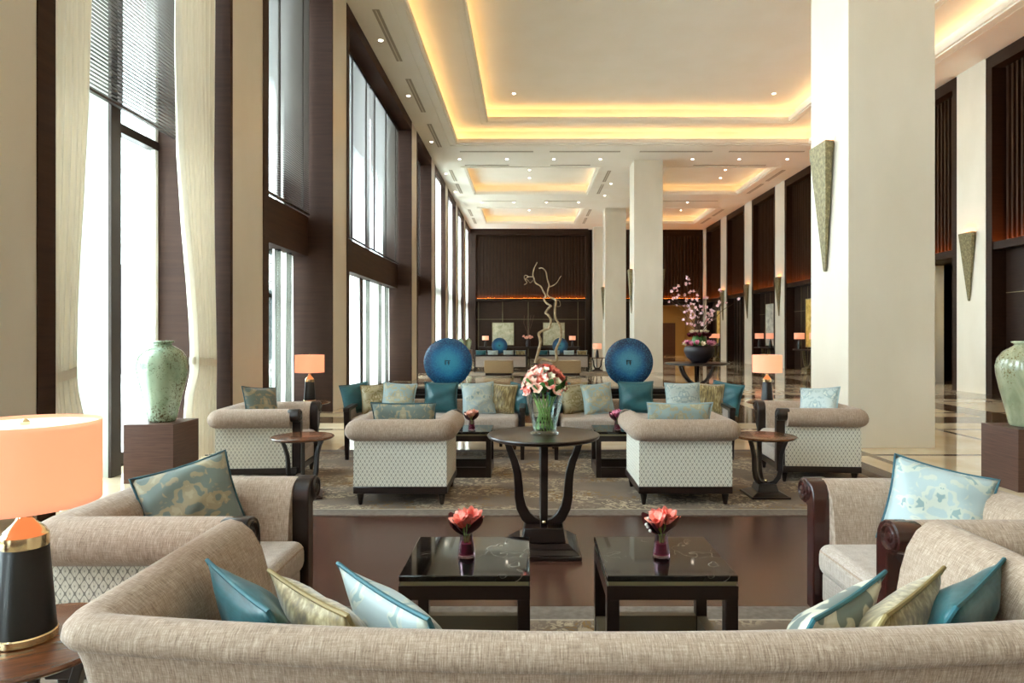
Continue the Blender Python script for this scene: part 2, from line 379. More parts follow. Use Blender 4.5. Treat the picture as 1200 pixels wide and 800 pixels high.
def armchair(label, loc, rz, outer='ogee', hw=.38, dep=.72, group='upholstered armchairs', wood_m='lacq'):
    t = thing('armchair', label, 'armchair', loc, rz, group)
    path = [(-hw,dep-.03),(-hw,0),(hw,0),(hw,dep-.03)]
    m = MB(); RC = {1: .05, 2: .05}
    sweep(m, ROLL, path, 1, 2, RC); m.build('backrest', M['tweedx'], t, ang=50)
    for i in (0, 2): sweep(MB_ := MB(), ROLL, path, i, i+1, RC); MB_.build('armrest', M['tweedy'], t, ang=50)
    sweep(m := MB(), [(-.03,.155),(-.03,.545),(-.002,.545),(0,.35),(0,.155)], path, 0, 3); m.build('outer_panel', M[outer], t)
    MB().box(-hw-.004,hw+.004,-.004,dep+.02,.098,.158).build('base_rail', M[wood_m], t, .006)
    for sx in (-1,1):
        for y in (.045, dep-.03): MB().lathe(LEG, 14, (sx*(hw-.045), y, 0)).build('leg', M[wood_m], t)
        m = MB(); cx = sx*hw
        m.prism(post_outline(sx), lambda a,b,d: (cx+a, d, b), dep-.035, dep+.045)
        p = m.build('arm_post', M[wood_m], t, .006)
        m = MB(); Mx = Matrix.Translation((sx*(hw-.002), dep+.044, .644)) @ Matrix.Rotation(-PI/2, 4, 'X')
        m.lathe([(.056,-.1),(.061,-.09),(.061,0),(.052,.003),(.05,.012),(.043,.014),(.038,.005),(.026,.005),(.022,.013),(.004,.016)], 24).xf(Mx)
        m.build('scroll', M[wood_m], p)
    MB().box(-hw+.13,hw-.13,.15,dep+.02,.158,.295).build('seat_deck', M['seatfab'], t, .015)
    m = MB(); rows = []; nx = 10
    x0, x1, y0, y1 = -hw+.145, hw-.145, .16, dep+.05
    m.box(x0-.01,x1+.01,y0,y1,.29,.435); o = m.build('seat_cushion', M['seatfab'], t, .05, 4)
    pp = [(x0+.03,y1-.008,.404),(x1-.03,y1-.008,.404)]
    MB().tube(pp, .006, 6).build('piping', M['tweed'], o)
    return t

def cushion(label, w, h, th, mat, pipe, loc, rz=0, tilt=0, roll=0, group='scatter cushions', name='cushion', seed=0, crumple=.006):
    """front looks to local -Y; origin at the middle of the bottom edge"""
    n = 16; rr = random.Random(seed+int(w*1000)); m = MB()
    ph = [rr.uniform(0,6.28) for _ in range(6)]
    def P(u, v, s):
        k = .075; x = w/2*u*(1-k*(1-v*v)*abs(u)); z = h/2*v*(1-k*(1-u*u)*abs(v))
        b = max(0,(1-u*u))**.55*max(0,(1-v*v))**.55
        y = s*th/2*b + b*crumple*(math.sin(5*u+ph[0]+3*v)+math.sin(7*v+ph[1]-4*u+ph[2]))
        return (x, y, z + h/2)
    for s in (-1, 1):
        m.grid([[P(-1+2*i/n, -1+2*j/n, s) for i in range(n+1)] for j in range(n+1)])
    # weld
    o = m.build(name, M[mat], None, ang=80)
    bm = bmesh.new(); bm.from_mesh(o.data); bmesh.ops.remove_doubles(bm, verts=bm.verts, dist=1e-5); bmesh.ops.recalc_face_normals(bm, faces=bm.faces); bm.to_mesh(o.data); bm.free()
    for p in o.data.polygons: p.use_smooth = True
    edge = [P(-1+2*i/n,-1,0) for i in range(n)] + [P(1,-1+2*i/n,0) for i in range(n)] + [P(1-2*i/n,1,0) for i in range(n)] + [P(-1,1-2*i/n,0) for i in range(n)]
    MB().loop(edge, .0055, 6).build('piping', M[pipe], o)
    o.matrix_world = Matrix.Translation(loc) @ Matrix.Rotation(rz,4,'Z') @ Matrix.Rotation(tilt,4,'X') @ Matrix.Translation((0,0,h/2)) @ Matrix.Rotation(roll,4,'Y') @ Matrix.Translation((0,0,-h/2))
    return tag(o, label, 'cushion', group)

def sofa(label, loc, rz, W=2.0, group='wood-framed sofas'):
    """seat looks to local -Y, front legs at y=0"""
    t = thing('sofa', label, 'sofa', loc, rz, group); hw = W/2; D = .74
    MB().box(-hw+.06,hw-.06,0,D,.255,.335).build('seat_rail', M['lacq'], t, .006)
    MB().box(-hw+.075,hw-.075,-.02,D-.1,.33,.475).build('seat_cushion', M['seatfab'], t, .045, 4)
    m = MB(); m.prism([(D-.15,.46),(D-.03,.46),(D+.02,.615),(D-.1,.615)], lambda a,b,d: (d,a,b), -hw+.07, hw-.07); m.build('back_cushion', M['tweed'], t, .03, 3)
    MB().box(-hw,hw,D-.02,D+.04,.60,.665).build('back_rail', M['lacq'], t, .008)
    m = MB(); m.box(-hw+.04,hw-.04,D-.01,D+.02,.2,.61).build('back_panel', M['seatfab'], t)
    for sx in (-1,1):
        x = sx*(hw-.03)
        MB().add(*taper(x,.02,.02,.034,0,.56)).build('leg', M['lacq'], t, .004)
        MB().add(*taper(x,D,.02,.034,0,.61)).build('leg', M['lacq'], t, .004)
        m = MB(); m.prism([(-.03,.54),(-.03,.585),(.2,.595),(D,.62),(D,.575),(.2,.555)], lambda a,b,d: (d,a,b), x-.035, x+.035)
        m.build('armrest', M['lacq'], t, .008)
        m = MB(); m.box(x-.015,x+.015,.05,D-.03,.30,.56).build('arm_panel', M['seatfab'], t, .005)
    return t
def taper(x, y, a, b, z0, z1):
    m = MB(); m.frustum(a, a, z0, b, b, z1, x, y); return m.v, m.f

def round_table(label, loc):
    t = thing('pedestal_table', label, 'table', loc, 0)
    MB().lathe([(.30,.722),(.345,.728),(.362,.738),(.367,.75),(.364,.757),(.352,.76),(.34,.7585),(.33,.76),(.001,.76)], 64).build('tabletop', M['lacq'], t, ang=25)
    path = [(.245,.732),(.222,.66),(.19,.58),(.17,.5),(.163,.42),(.16,.35),(.145,.28),(.115,.22),(.07,.18),(.02,.165)]
    th = [.036,.042,.048,.052,.056,.06,.066,.07,.07,.06]
    for k in range(4): MB().strip(path, th, .046, k*PI/2).build('leg', M['lacq'], t, .004)
    m = MB(); m.frustum(.235,.235,0,.235,.235,.03); m.frustum(.225,.225,.03,.19,.19,.06)
    m.frustum(.19,.19,.06,.155,.155,.085); m.frustum(.14,.14,.085,.125,.125,.175); m.build('base', M['lacq'], t, .006)
    MB().box(-.012,.012,-.195,-.17,.2,.2).v
    for a in (0,): MB().sphere((0,-.155,.225), .014, 14, 8).build('ball_finial', M['brass'], t)
    return t
def side_table(label, loc, rz=0, top='tabwood'):
    t = thing('side_table', label, 'side table', loc, rz, 'small round side tables')
    MB().lathe([(.20,.492),(.245,.498),(.262,.508),(.265,.515),(.258,.521),(.248,.5195),(.24,.521),(.001,.521)], 56).build('tabletop', M[top], t, ang=25)
    path = [(.185,.495),(.16,.44),(.14,.37),(.133,.30),(.13,.23),(.115,.17),(.085,.125),(.045,.105),(.01,.1)]
    for k in range(3): MB().strip(path, [.026,.028,.03,.033,.036,.038,.038,.034,.03], .03, R(90)+k*2*PI/3).build('leg', M['lacq'], t, .003)
    m = MB(); m.frustum(.165,.165,0,.165,.165,.02); m.frustum(.155,.155,.02,.11,.11,.045); m.frustum(.09,.09,.045,.075,.075,.11); m.build('base', M['lacq'], t, .005)
    MB().sphere((0,-.02,.13), .016, 12, 8).build('ball_finial', M['brass'], t)
    return t
def coffee_table(label, loc, rz=0, W=.515, D=.5):
    t = thing('coffee_table', label, 'coffee table', loc, rz, 'black marble coffee tables'); a, b = W/2, D/2
    MB().box(-a,a,-b,b,.425,.45).build('marble_top', M['marble'], t, .004)
    MB().box(-a+.006,a-.006,-b+.006,b-.006,.408,.426).build('edge_band', M['olive'], t)
    m = MB(); q = .05
    m.box(-a,a,-b,-b+q,.355,.409); m.box(-a,a,b-q,b,.355,.409); m.box(-a,-a+q,-b+q,b-q,.355,.409); m.box(a-q,a,-b+q,b-q,.355,.409)
    m.build('apron', M['lacq'], t)
    for sx in (-1,1):
        for sy in (-1,1):
            x, y = sx*(a-q/2), sy*(b-q/2); MB().box(x-q/2,x+q/2,y-q/2,y+q/2,0,.356).build('leg', M['lacq'], t, .003)
    m = MB()
    m.box(-a+q,a-q,-b+.004,-b+q-.004,0,.1); m.box(-a+q,a-q,b-q+.004,b-.004,0,.1); m.box(-a+.004,-a+q-.004,-b+q,b-q,0,.1); m.box(a-q+.004,a-.004,-b+q,b-q,0,.1)
    m.build('plinth_frame', M['plinth'], t)
    return t
def lamp(label, loc, group='table lamps with peach drum shades', k=1.0):
    t = thing('table_lamp', label, 'lamp', loc, 0, group)
    def L(name, prof, mat, n=36, par=t, ang=35): return MB().lathe([(r*k, z*k) for r, z in prof], n).build(name, M[mat], par, ang=ang)
    L('base_ring', [(.076,0),(.08,.004),(.08,.022),(.076,.026)], 'brass')
    L('body', [(.077,.024),(.076,.03),(.058,.265),(.056,.268)], 'black')
    L('cap', [(.056,.264),(.059,.27),(.058,.3),(.053,.306),(.05,.314),(.026,.338),(.022,.345),(.019,.352),(.019,.372),(.008,.374)], 'brass')
    L('stem', [(.007,.37),(.007,.61),(.012,.612),(.012,.622),(.004,.63)], 'brass', 12)
    sh = L('lamp_shade', [(.187,.39),(.187,.622),(.1855,.622),(.1855,.39),(.187,.39)], 'shade', 56)
    L('bulb', [(.004,.43),(.02,.44),(.032,.47),(.03,.5),(.012,.52)], 'bulb', 14)
    L('top_diffuser', [(.184,.608),(.184,.612),(.001,.613)], 'diffuser', 48, sh)
    L('bottom_diffuser', [(.184,.402),(.184,.406),(.02,.406)], 'diffuser', 48, sh)
    return t
def small_lamp(label, loc, group, k=.85):     # far off: same silhouette, fewer pieces
    t = thing('table_lamp', label, 'lamp', loc, 0, group)
    MB().lathe([(.08*k,0),(.082*k,.02),(.055*k,.27*k),(.05*k,.3*k),(.015*k,.36*k),(.012*k,.4*k)], 14).build('base', M['black'], t)
    MB().lathe([(.19*k,.385*k),(.19*k,.622*k),(.18*k,.624*k)], 20).build('lamp_shade', M['shade'], t)
    return t

def jar(label, loc, mat, group=None, k=1.0):
    prof = [(.105,0),(.115,.006),(.122,.03),(.15,.16),(.19,.33),(.215,.46),(.22,.53),(.205,.60),(.165,.66),(.115,.695),(.085,.712),(.078,.722),(.082,.732),(.1,.74),(.1,.752),(.085,.757),(.07,.752),(.066,.72),(.05,.70)]
    o = MB().lathe([(r*k,z*k) for r,z in prof], 48).build('ceramic_jar', M[mat], ang=50); o.location = loc
    return tag(o, label, 'vase', group)
def pedestal(label, loc, W, D, H, group='wooden display pedestals'):
    o = MB().box(-W/2,W/2,-D/2,D/2,0,H).build('pedestal', M['cabwood'], None, .003); o.location = loc; return tag(o, label, 'pedestal', group)

def petal(mb, c, ax, az, op, L, W, curl=.5, cup=.25):
    """petal growing from c along axis frame ax, azimuth az, opened by op"""
    ax = Vector(ax).normalized(); a = ax.cross(Vector((.3,.9,.2))).normalized(); b = ax.cross(a)
    out = a*math.cos(az)+b*math.sin(az); side = ax.cross(out)
    rows = []; p = Vector(c); ang = op*.35; N = 5
    for i in range(N+1):
        t = i/N; w = W*math.sin(PI*min(1,(t*.86+.1)))**.8
        d = ax*math.cos(ang)+out*math.sin(ang); nn = out*math.cos(ang)-ax*math.sin(ang)
        rows.append([p + side*(w*s/2) - nn*(-cup*w*(s*s)*.5) for s in (-1,-.4,.4,1)])
        p = p + d*(L/N); ang += (op*.65+curl*t)/N*1.6
    mb.grid(rows)
def bloom(mb, c, ax, size, layers=2, n=6, op=.75, seed=0):
    rr = random.Random(seed)
    for l in range(layers):
        for i in range(n):
            petal(mb, c, ax, 2*PI*(i+.5*l)/n + rr.uniform(-.12,.12), op*(1-.45*l/max(1,layers-1) if layers > 1 else 1)+rr.uniform(-.1,.1), size*(1-.12*l), size*.62)
def leafy(mb, c, ax, az, op, L, W): petal(mb, c, ax, az, op, L, W, .35, .15)

def bud_vase(label_v, label_f, loc, fl='coral', group=True, k=1.0):
    x, y, z = loc
    t = thing('bud_vase', label_v, 'vase', loc, 0, 'small plum glass vases')
    MB().lathe([(.034*k,.002),(.037*k,.004),(.036*k,.02*k),(.028*k,.075*k),(.026*k,.098*k),(.024*k,.098*k),(.0255*k,.075*k),(.033*k,.02*k),(.001,.012)], 28).build('glass', M['pglass'], t)
    MB().lathe([(.0325*k,.013),(.032*k,.02*k),(.027*k,.06*k),(.001,.061*k)], 24).build('water', M['soil'], t)
    f = thing('amaryllis', label_f, 'flowers', (x,y,z+.03*k), 0, 'flower posies in bud vases')
    for i, (dx, dy, dz, ax) in enumerate([(-.012,-.01,.1,(-.35,-.35,1)),(.016,-.004,.112,(.3,-.25,1)),(.0,.018,.105,(0,.4,1))]):
        m = MB(); bloom(m, (dx*k,dy*k,dz*k), ax, .078*k, 2, 6, .8, i); m.build('bloom', M[fl], f, ang=80)
        MB().tube([(dx*.3,dy*.3,0),(dx*.6*k,dy*.6*k,.05*k),(dx*k,dy*k,dz*k+.004)], .004*k, 6).build('stem', M['stem'], f)
    for j, az in enumerate((.05,.7,2.5,3.1,3.7,5.7)):
        m = MB(); leafy(m, (.012*math.cos(az),.012*math.sin(az),.068*k), (1.15*math.cos(az),1.15*math.sin(az),.8), az, .35, (.085+.012*(j%3))*k, .06*k); m.build('leaf', M['redleaf'], f, ang=80)
    return t, f
# ------------------------------------------------------------------ the hall
XL, XR, ZC, YB, YF = -3.6, 10.9, 8.0, -4.3, 41.0
bays = [(4.83+4.1*k, 7.94+4.1*k) for k in range(-2, 9)]
bays[4] = (13.03, 20.23); del bays[5]      # the double bay
def plate(m, xs, ys, z0, z1, holes):
    xs = sorted(set(xs + [h[0] for h in holes] + [h[1] for h in holes])); ys = sorted(set(ys + [h[2] for h in holes] + [h[3] for h in holes]))
    ins = lambda x, y: any(h[0] < x < h[1] and h[2] < y < h[3] for h in holes)
    nx, ny = len(xs)-1, len(ys)-1
    cell = [[not ins((xs[i]+xs[i+1])/2, (ys[j]+ys[j+1])/2) for j in range(ny)] for i in range(nx)]
    for i in range(nx):
        for j in range(ny):
            if not cell[i][j]: continue
            x0,x1,y0,y1 = xs[i],xs[i+1],ys[j],ys[j+1]
            m.add([(x0,y0,z0),(x1,y0,z0),(x1,y1,z0),(x0,y1,z0)],[(0,3,2,1)]); m.add([(x0,y0,z1),(x1,y0,z1),(x1,y1,z1),(x0,y1,z1)],[(0,1,2,3)])
            for (a,b,i2,j2) in (((x0,y0),(x1,y0),i,j-1),((x1,y0),(x1,y1),i+1,j),((x1,y1),(x0,y1),i,j+1),((x0,y1),(x0,y0),i-1,j)):
                if not (0 <= i2 < nx and 0 <= j2 < ny and cell[i2][j2]):
                    m.add([(*a,z0),(*b,z0),(*b,z1),(*a,z1)],[(0,1,2,3)])
    return m
# floor
WOOD = (-3.45, 3.7, -3.9, 8.05)
m = plate(MB(), [-5.0, 13.5], [YB-.3, 48], -.12, 0, [WOOD]); struct(m.build('floor', M['floor'], flat=True), 'polished cream marble floor with dark inlaid lines and painted reflection bands far off', 'floor')
m = MB().box(WOOD[0],WOOD[1],WOOD[2],WOOD[3],-.12,0); struct(m.build('floor_inlay', M['planks'], flat=True), 'dark brown plank floor under the front seating', 'floor')
struct(MB().box(-40,-4.95,-30,60,-.3,-.12).build('ground_outside', M['pave'], flat=True), 'pale paving outside the windows', 'ground')
struct(MB().box(-16.4,-16,-12,60,-.12,4.2).build('wall_outside', M['outwall'], flat=True), 'pale stone wall across the terrace outside', 'wall')
# ceiling: lower plate, trays above
small = [(-2.45,2.7,25.9,30.6),(-2.45,2.7,34.1,38.6),(5.6,9.7,25.9,30.6),(5.6,9.7,34.1,38.6)]
BIG = (-2.42, 9.6, 2.0, 22.5); INN = (-1.33, 8.6, 3.2, 21.7)
m = plate(MB(), [XL-1.1, 12.0], [YB-.3, YF+.4], ZC, ZC+.14, [BIG]+small)
Z2, Z3, PK = ZC+.48, ZC+.98, .34
q = (BIG[0]-PK, BIG[1]+PK, BIG[2]-PK, BIG[3]+PK)
plate(m, [q[0],q[1]], [q[2],q[3]], Z2, Z2+.14, [INN])
p = (INN[0]-PK, INN[1]+PK, INN[2]-PK, INN[3]+PK)
m.box(p[0],p[1],p[2],p[3],Z3,Z3+.1)
def ring(m, r, z0, z1, w=.05):
    m.box(r[0]-w,r[0],r[2]-w,r[3]+w,z0,z1); m.box(r[1],r[1]+w,r[2]-w,r[3]+w,z0,z1); m.box(r[0],r[1],r[2]-w,r[2],z0,z1); m.box(r[0],r[1],r[3],r[3]+w,z0,z1)
ring(m, q, ZC+.1, Z2+.1); ring(m, p, Z2+.1, Z3+.08)
for r in small:
    s = (r[0]-PK,r[1]+PK,r[2]-PK,r[3]+PK); ring(m, s, ZC+.1, ZC+.5); m.box(s[0],s[1],s[2],s[3],ZC+.45,ZC+.55)
struct(m.build('ceiling', M['ceil'], flat=True), 'cream ceiling with stepped lit coffers', 'ceiling')
# mouldings round the openings
m = MB()
def frame(m, r, z0, z1, d0, d1):
    a = (r[0]-d0,r[1]+d0,r[2]-d0,r[3]+d0); ring(m, a, z0, z1, d1-d0)
frame(m, BIG, ZC-.035, ZC+.001, .06, .2); frame(m, BIG, ZC-.02, ZC+.001, .3, .36); frame(m, INN, Z2-.035, Z2+.001, .05, .18)
frame(m, INN, Z2-.02, Z2+.001, .24, .28)
for r in small: frame(m, r, ZC-.03, ZC+.001, .06, .2)
struct(m.build('trim_1', M['ceil'], None, flat=True), 'stepped plaster mouldings round the ceiling coffers', 'moulding')
# cove strips (things: real LED strips in each cove)
def cove(r, z, label, w=.1, mt='cove'):
    m = MB(); a = (r[0]-.16,r[1]+.16,r[2]-.16,r[3]+.16)
    ring(m, a, z, z+.03, w); o = m.build('cove_light', M[mt], flat=True); tag(o, label, 'cove lighting', 'cove lights of the ceiling coffers', 'structure')
cove(BIG, ZC+.145, 'warm light strip along the outer step of the large coffer')
cove(INN, Z2+.145, 'warm light strip along the inner step of the large coffer')
for r, n in zip(small, ('nearer small coffer left of the columns','farther small coffer left of the columns','nearer small coffer right of the columns','farther small coffer right of the columns')):
    cove(r, ZC+.145, 'warm light strip around the '+n, mt='cove_small')
# walls
m = MB(); prev = YB-.3
for a, b in bays: m.box(-4.62, XL, prev, a, 0, ZC); prev = b
m.box(-4.62, XL, prev, YF+.4, 0, ZC)
for a, b in bays: m.box(-4.62,-4.58,a,b,7.7,ZC)
struct(m.build('wall_left', M['stone'], flat=True), 'cream stone piers of the window wall', 'wall')
struct(MB().box(-5,12.6,YB-.3,YB,0,ZC).build('wall_front', M['stone'], flat=True), 'cream wall behind the viewer', 'wall')
for i, (a, b) in enumerate(bays):
    nm = ('first','second','third','fourth','fifth','sixth','seventh','eighth','ninth','tenth','eleventh')
    vis = i-2; nv = nm[vis] if vis >= 0 else ('unseen rearmost','unseen nearest')[i]
    m = MB(); m.box(-4.6,XL+.012,a-.02,a+.16,0,ZC-.01); m.box(-4.6,XL+.012,b-.02,b+.04,0,ZC-.01); m.box(-4.6,XL+.012,a+.16,b-.02,7.72,ZC-.01)
    if i >= 3: m.box(-4.6,-4.03,a+.16,b-.02,2.85,3.57)
    struct(m.build(f'trim_{i+2}', M['reveal'], flat=True), f'dark brown wood lining of the {nv} window bay', 'wood lining')
    w = MB(); mull = [a+.16, b-.02]
    w.box(-4.57,-4.45,a+.16,b-.02,0,.12)
    w.box(-4.57,-4.45,a+.16,b-.02,3.62,3.72)
    n = 2 if i == 4 else 1
    bars = [16.6] if n == 2 else []
    bars += [(a+b)/2 + .15] if i < 3 else ([14.8, 18.4] if n == 2 else [(a+b)/2])
    for y in bars: w.box(-4.57,-4.45,y-.04,y+.04,.12,7.72)
    if i >= 3: w.box(-4.57,-4.45,a+.22,b-.08,2.05,2.13)
    win = struct(w.build(f'window_{i+1}', M['steel'], flat=True), f'tall window of the {nv} bay from the front left', 'window')
    for y0, y1 in ((a+.16,a+.22),(b-.08,b-.02)): MB().box(-4.56,-4.46,y0,y1,.12,7.72).build('jamb', M['white'], win, flat=True)
    ys = sorted([a+.22, b-.08]+bars)
    for y0, y1 in zip(ys, ys[1:]): MB().box(-4.52,-4.512,y0,y1,.12,7.72).build('window_pane', M['wglass'], win, flat=True)
    if i == 2:
        MB().box(-4.5,-4.13,6.48,6.6,0,7.72).build('glass_fin', M['frost'], win, flat=True); MB().box(-4.13,-4.1,6.46,6.62,0,7.72).build('mullion', M['steel'], win, flat=True)
    if i in (3,4):
        for y in ((10.3,11.0,11.5) if i == 3 else (15.0,17.2,18.6,19.5)): MB().box(-4.44,-4.15,y,y+.03,.0,2.85).build('glass_fin', M['tealglass'], win, flat=True)
    if i == 4: MB().box(-4.36,-4.2,16.5,16.7,0,2.85).build('mullion', M['steel'], win, flat=True)
# blinds
def blind(y0, y1, z0, label, tilt=12, pitch=.038, xx=-4.0):
    t = thing('venetian_blind', label, 'blind', (xx,y0,z0), 0, 'dark venetian blinds'); m = MB(); n = int((7.66-z0)/pitch)
    c, s = .022*math.cos(R(tilt)), .022*math.sin(R(tilt))
    for k in range(n):
        z = .03+k*pitch
        m.add([(-c,0,s+z),(c,0,-s+z),(c,y1-y0,-s+z),(-c,y1-y0,s+z)],[(0,1,2,3)])
    m.build('slats', M['blind'], t, flat=True)
    MB().box(-.022,.022,0,y1-y0,-.012,.012).build('bottom_rail', M['steel'], t); MB().box(-.03,.03,0,y1-y0,7.66-z0,7.715-z0).build('head_rail', M['steel'], t)
    m = MB(); 
    for f in (.12,.5,.88): m.box(-.024,.026,(y1-y0)*f-.004,(y1-y0)*f+.004,0,7.66-z0)
    m.build('ladder_tape', M['steel'], t, flat=True)
blind(5.02,7.86,3.64,'dark blind half drawn over the tall window behind the cream curtains', 4)
blind(9.12,11.98,3.6,'dark blind over the window right behind the left armchair lamp', 8)
blind(13.22,16.58,3.6,'brightly backlit blind at the near half of the wide window bay')
blind(16.64,20.18,3.6,'shaded blind at the far half of the wide window bay')
blind(21.42,24.28,3.6,'narrow-looking dark blind just past the wide window bay')
# curtains
def curtain(label, x, y0, y1, ztop, tie, side, mat='curtain', waves=7, group='curtains at the tall windows', amp=.06):
    """hangs along Y; gathered to y0 (side=-1) or y1 (side=+1) at the tie height"""
    t = thing('curtain', label, 'curtain', (x,y0,0), 0, group); rows = []; N = waves*8; W = y1-y0
    zs = [.02,.25,.5,.75,.95,1.05,1.15,1.3,1.6,2.0,2.6,3.4,4.5,6.0,ztop] if tie else [.02,ztop]
    for z in zs:
        if tie: g = 1 - .42*math.exp(-((z-1.08)/(1.7 if z > 1.08 else .5))**2); g = min(g, 1 if z > 1.08 else .78)
        else: g = 1
        row = []
        for j in range(N+1):
            f = j/N; y = (W*f*g) if side < 0 else W-W*(1-f)*g
            row.append((amp*(1.25-.3*g)*math.sin(2*PI*waves*f)+.012*math.sin(9*f+z), y, z))
        rows.append(row)
    m = MB().grid(rows); m.build('drape', M[mat], t, ang=180)
    if tie:
        w = W*.58; c = w/2 if side < 0 else W-w/2
        m = MB(); m.grid([[( (amp+.03)*math.cos(a), c+(w/2+.02)*math.sin(a), z+.03*math.sin(a)*(-side)) for a in [2*PI*k/24 for k in range(24)]] for z in (1.05,1.13)], True)
        m.build('tieback', M[mat], t, ang=180)
curtain('cream curtain tied back at the near side of the first tall window', -3.74, 5.06, 5.62, 7.7, True, -1)
curtain('cream curtain tied back beside the vase, at the far side of the window', -3.76, 7.02, 7.84, 7.7, True, 1, waves=8)
for i in range(6, len(bays)):
    a, b = bays[i]; lab = ('nearest','second','third','farthest')[i-6]
    curtain(f'white sheer curtain in the {lab} of the far windows down the left wall', -3.70, a+.2, b-.75, 7.7, False, -1, 'sheer', 10, 'sheer curtains of the far windows', .04)
curtain('white sheer inside the lower glazing behind the left table lamp', -4.25, 10.9, 11.9, 2.84, False, -1, 'sheer', 6, 'sheer curtains of the far windows', .03)
curtain('white sheer inside the lower glazing of the wide window bay', -4.25, 15.6, 20.1, 2.84, False, -1, 'sheer', 16, 'sheer curtains of the far windows', .03)
# parasol folded on the terrace
t = thing('folded_parasol', 'dark folded parasol standing outside the wide window', 'parasol', (-5.6, 20.9, -.12))
MB().lathe([(.03,0),(.03,3.0)], 10).build('pole', M['steel'], t); MB().lathe([(.28,0),(.28,.07),(.05,.08)], 16).build('base', M['steel'], t)
MB().lathe([(.05,.75),(.17,1.0),(.2,1.4),(.15,2.1),(.09,2.6),(.02,2.95)], 12).build('canopy', M['outfab'], t)
# right wall
m = MB(); piers = [(15.66+4.1*j, 16.71+4.1*j) for j in range(-5, 7)]; prev = YB
for a, b in piers: m.box(XR, XR+1.6, max(a,YB-.3), b, 0, ZC)
struct(m.build('wall_right', M['stone'], flat=True), 'white stone piers of the right wall', 'wall')
rb = [(piers[i][1], piers[i+1][0]) for i in range(len(piers)-1)] + [(piers[-1][1], YF)]
k = 20
for i, (a, b) in enumerate(rb):
    k += 1; op = abs(a-16.71) < .1; door = abs(a-33.11) < .1
    m = MB(); bx = XR+.35; b = min(b, YF)
    m.box(bx,bx+.1,a,b,3.45,ZC)
    if not op: m.box(bx,bx+.1,a,b,0,3.45)
    m.box(XR+.01,bx,a,a+.2,0,ZC-.01); m.box(XR+.01,bx,b-.2,b,0,ZC-.01); m.box(XR+.01,bx,a+.2,b-.2,7.7,ZC-.01)
    tr = struct(m.build(f'trim_{k}', M['dkwood'], flat=True), f'dark wood lined recess number {i+1} along the right wall', 'wood panelling')
    m = MB(); y = a+.26
    while y < b-.24: m.box(bx-.09,bx-.01,y,y+.06,3.66,7.68); y += .15
    m.build('slat_screen', M['dkwoodv'], tr, flat=True)
    MB().box(XR+.04,bx,a+.2,b-.2,3.42,3.54).box(XR+.04,XR+.08,a+.2,b-.2,3.53,3.60).build('ledge', M['dkwood'], tr, flat=True)
    MB().box(XR+.12,bx-.14,a+.25,b-.25,3.54,3.56).build('light_strip', M['led'], tr, flat=True)
    if not op and not door:
        m = MB()
        for y in (a+.9, (a+b)/2, b-.9): m.box(bx-.012,bx,y-.008,y+.008,.1,3.4)
        m.box(bx-.012,bx,a+.2,b-.2,2.4,2.416); m.build('metal_inlay', M['olive'], tr, flat=True)
    if door:
        m = MB()
        for y in (a+.5, a+1.0, a+1.5, a+2.0, a+2.5): m.box(bx-.05,bx,y-.03,y+.03,0,3.4)
        m.build('glass_leaf', M['black'], tr, flat=True)
# side lobby behind the open bay
m = MB(); m.box(13.2,13.3,15,21.5,0,3.6); m.box(11.35,13.3,15,15.1,0,3.6); m.box(11.35,13.3,21.4,21.5,0,3.6); m.box(11.3,13.3,15,21.5,3.5,3.6)
struct(m.build('wall_lobby', M['dkwood'], flat=True), 'dark lift lobby behind the open right bay', 'wall')
# back wall with opening on its right
OX0, OX1, OZ = 8.0, 10.45, 3.3
m = MB(); m.box(XL-1.4,OX0,YF,YF+.3,0,ZC); m.box(OX1,12,YF,YF+.3,0,ZC); m.box(OX0,OX1,YF,YF+.3,OZ,ZC)
wb = struct(m.build('wall_back', M['dkwood'], flat=True), 'dark wood back wall with lit ledge', 'wall')
for x0, x1 in ((-3.3,3.7),(5.1,10.8)):
    m = MB(); x = x0
    while x < x1: m.box(x,x+.09,YF-.07,YF,3.8,7.6); x += .2
    m.build('slat_screen', M['dkwoodv'], wb, flat=True)
    MB().box(x0,x1,YF-.3,YF,3.55,3.68).box(x0,x1,YF-.32,YF-.29,3.55,3.70).build('ledge', M['dkwood'], wb, flat=True); MB().box(x0+.1,x1-.1,YF-.17,YF-.09,3.68,3.71).build('light_strip', M['led'], wb, flat=True)
m = MB()
for x in (-3.1,-1.6,0,1.6,3.1): m.box(x-.012,x+.012,YF-.012,YF,.1,3.5)
m.box(-3.3,3.6,YF-.012,YF,2.4,2.42); m.build('metal_inlay', M['olive'], wb, flat=True)
m = MB(); m.box(-3.6,-3.25,YF-.35,YF,0,ZC); m.box(-3.25,3.72,YF-.35,YF,7.62,ZC); m.box(3.55,3.72,YF-.35,YF,0,7.62); struct(m.build('trim_40', M['dkwood'], flat=True), 'dark wood frame round the left back wall panel', 'wood lining')
m = MB(); m.box(7.2,7.3,YF+.3,47.5,0,3.6); m.box(11.3,11.4,YF+.3,47.5,0,3.6); m.box(7.2,11.4,47.4,47.5,0,3.6); m.box(7.2,11.4,YF+.3,47.5,3.5,3.6)
struct(m.build('wall_corridor', M['golden_wall'], flat=True), 'golden plaster corridor beyond the back wall', 'wall')
struct(MB().box(9.7,10.6,47.33,47.4,0,2.3).build('door_1', M['cabwood'], None, .004), 'brown door at the end of the golden corridor', 'door')
o = MB().box(8.2,10.2,42.4,44.6,3.46,3.5).build('corridor_light', M['downdim']); tag(o, 'square ceiling light glowing in the golden corridor', 'ceiling light')
o = MB().box(12.3,12.6,17.5,18.6,3.46,3.5).build('lobby_light', M['downdim']); tag(o, 'ceiling light glowing in the lift lobby at right', 'ceiling light')
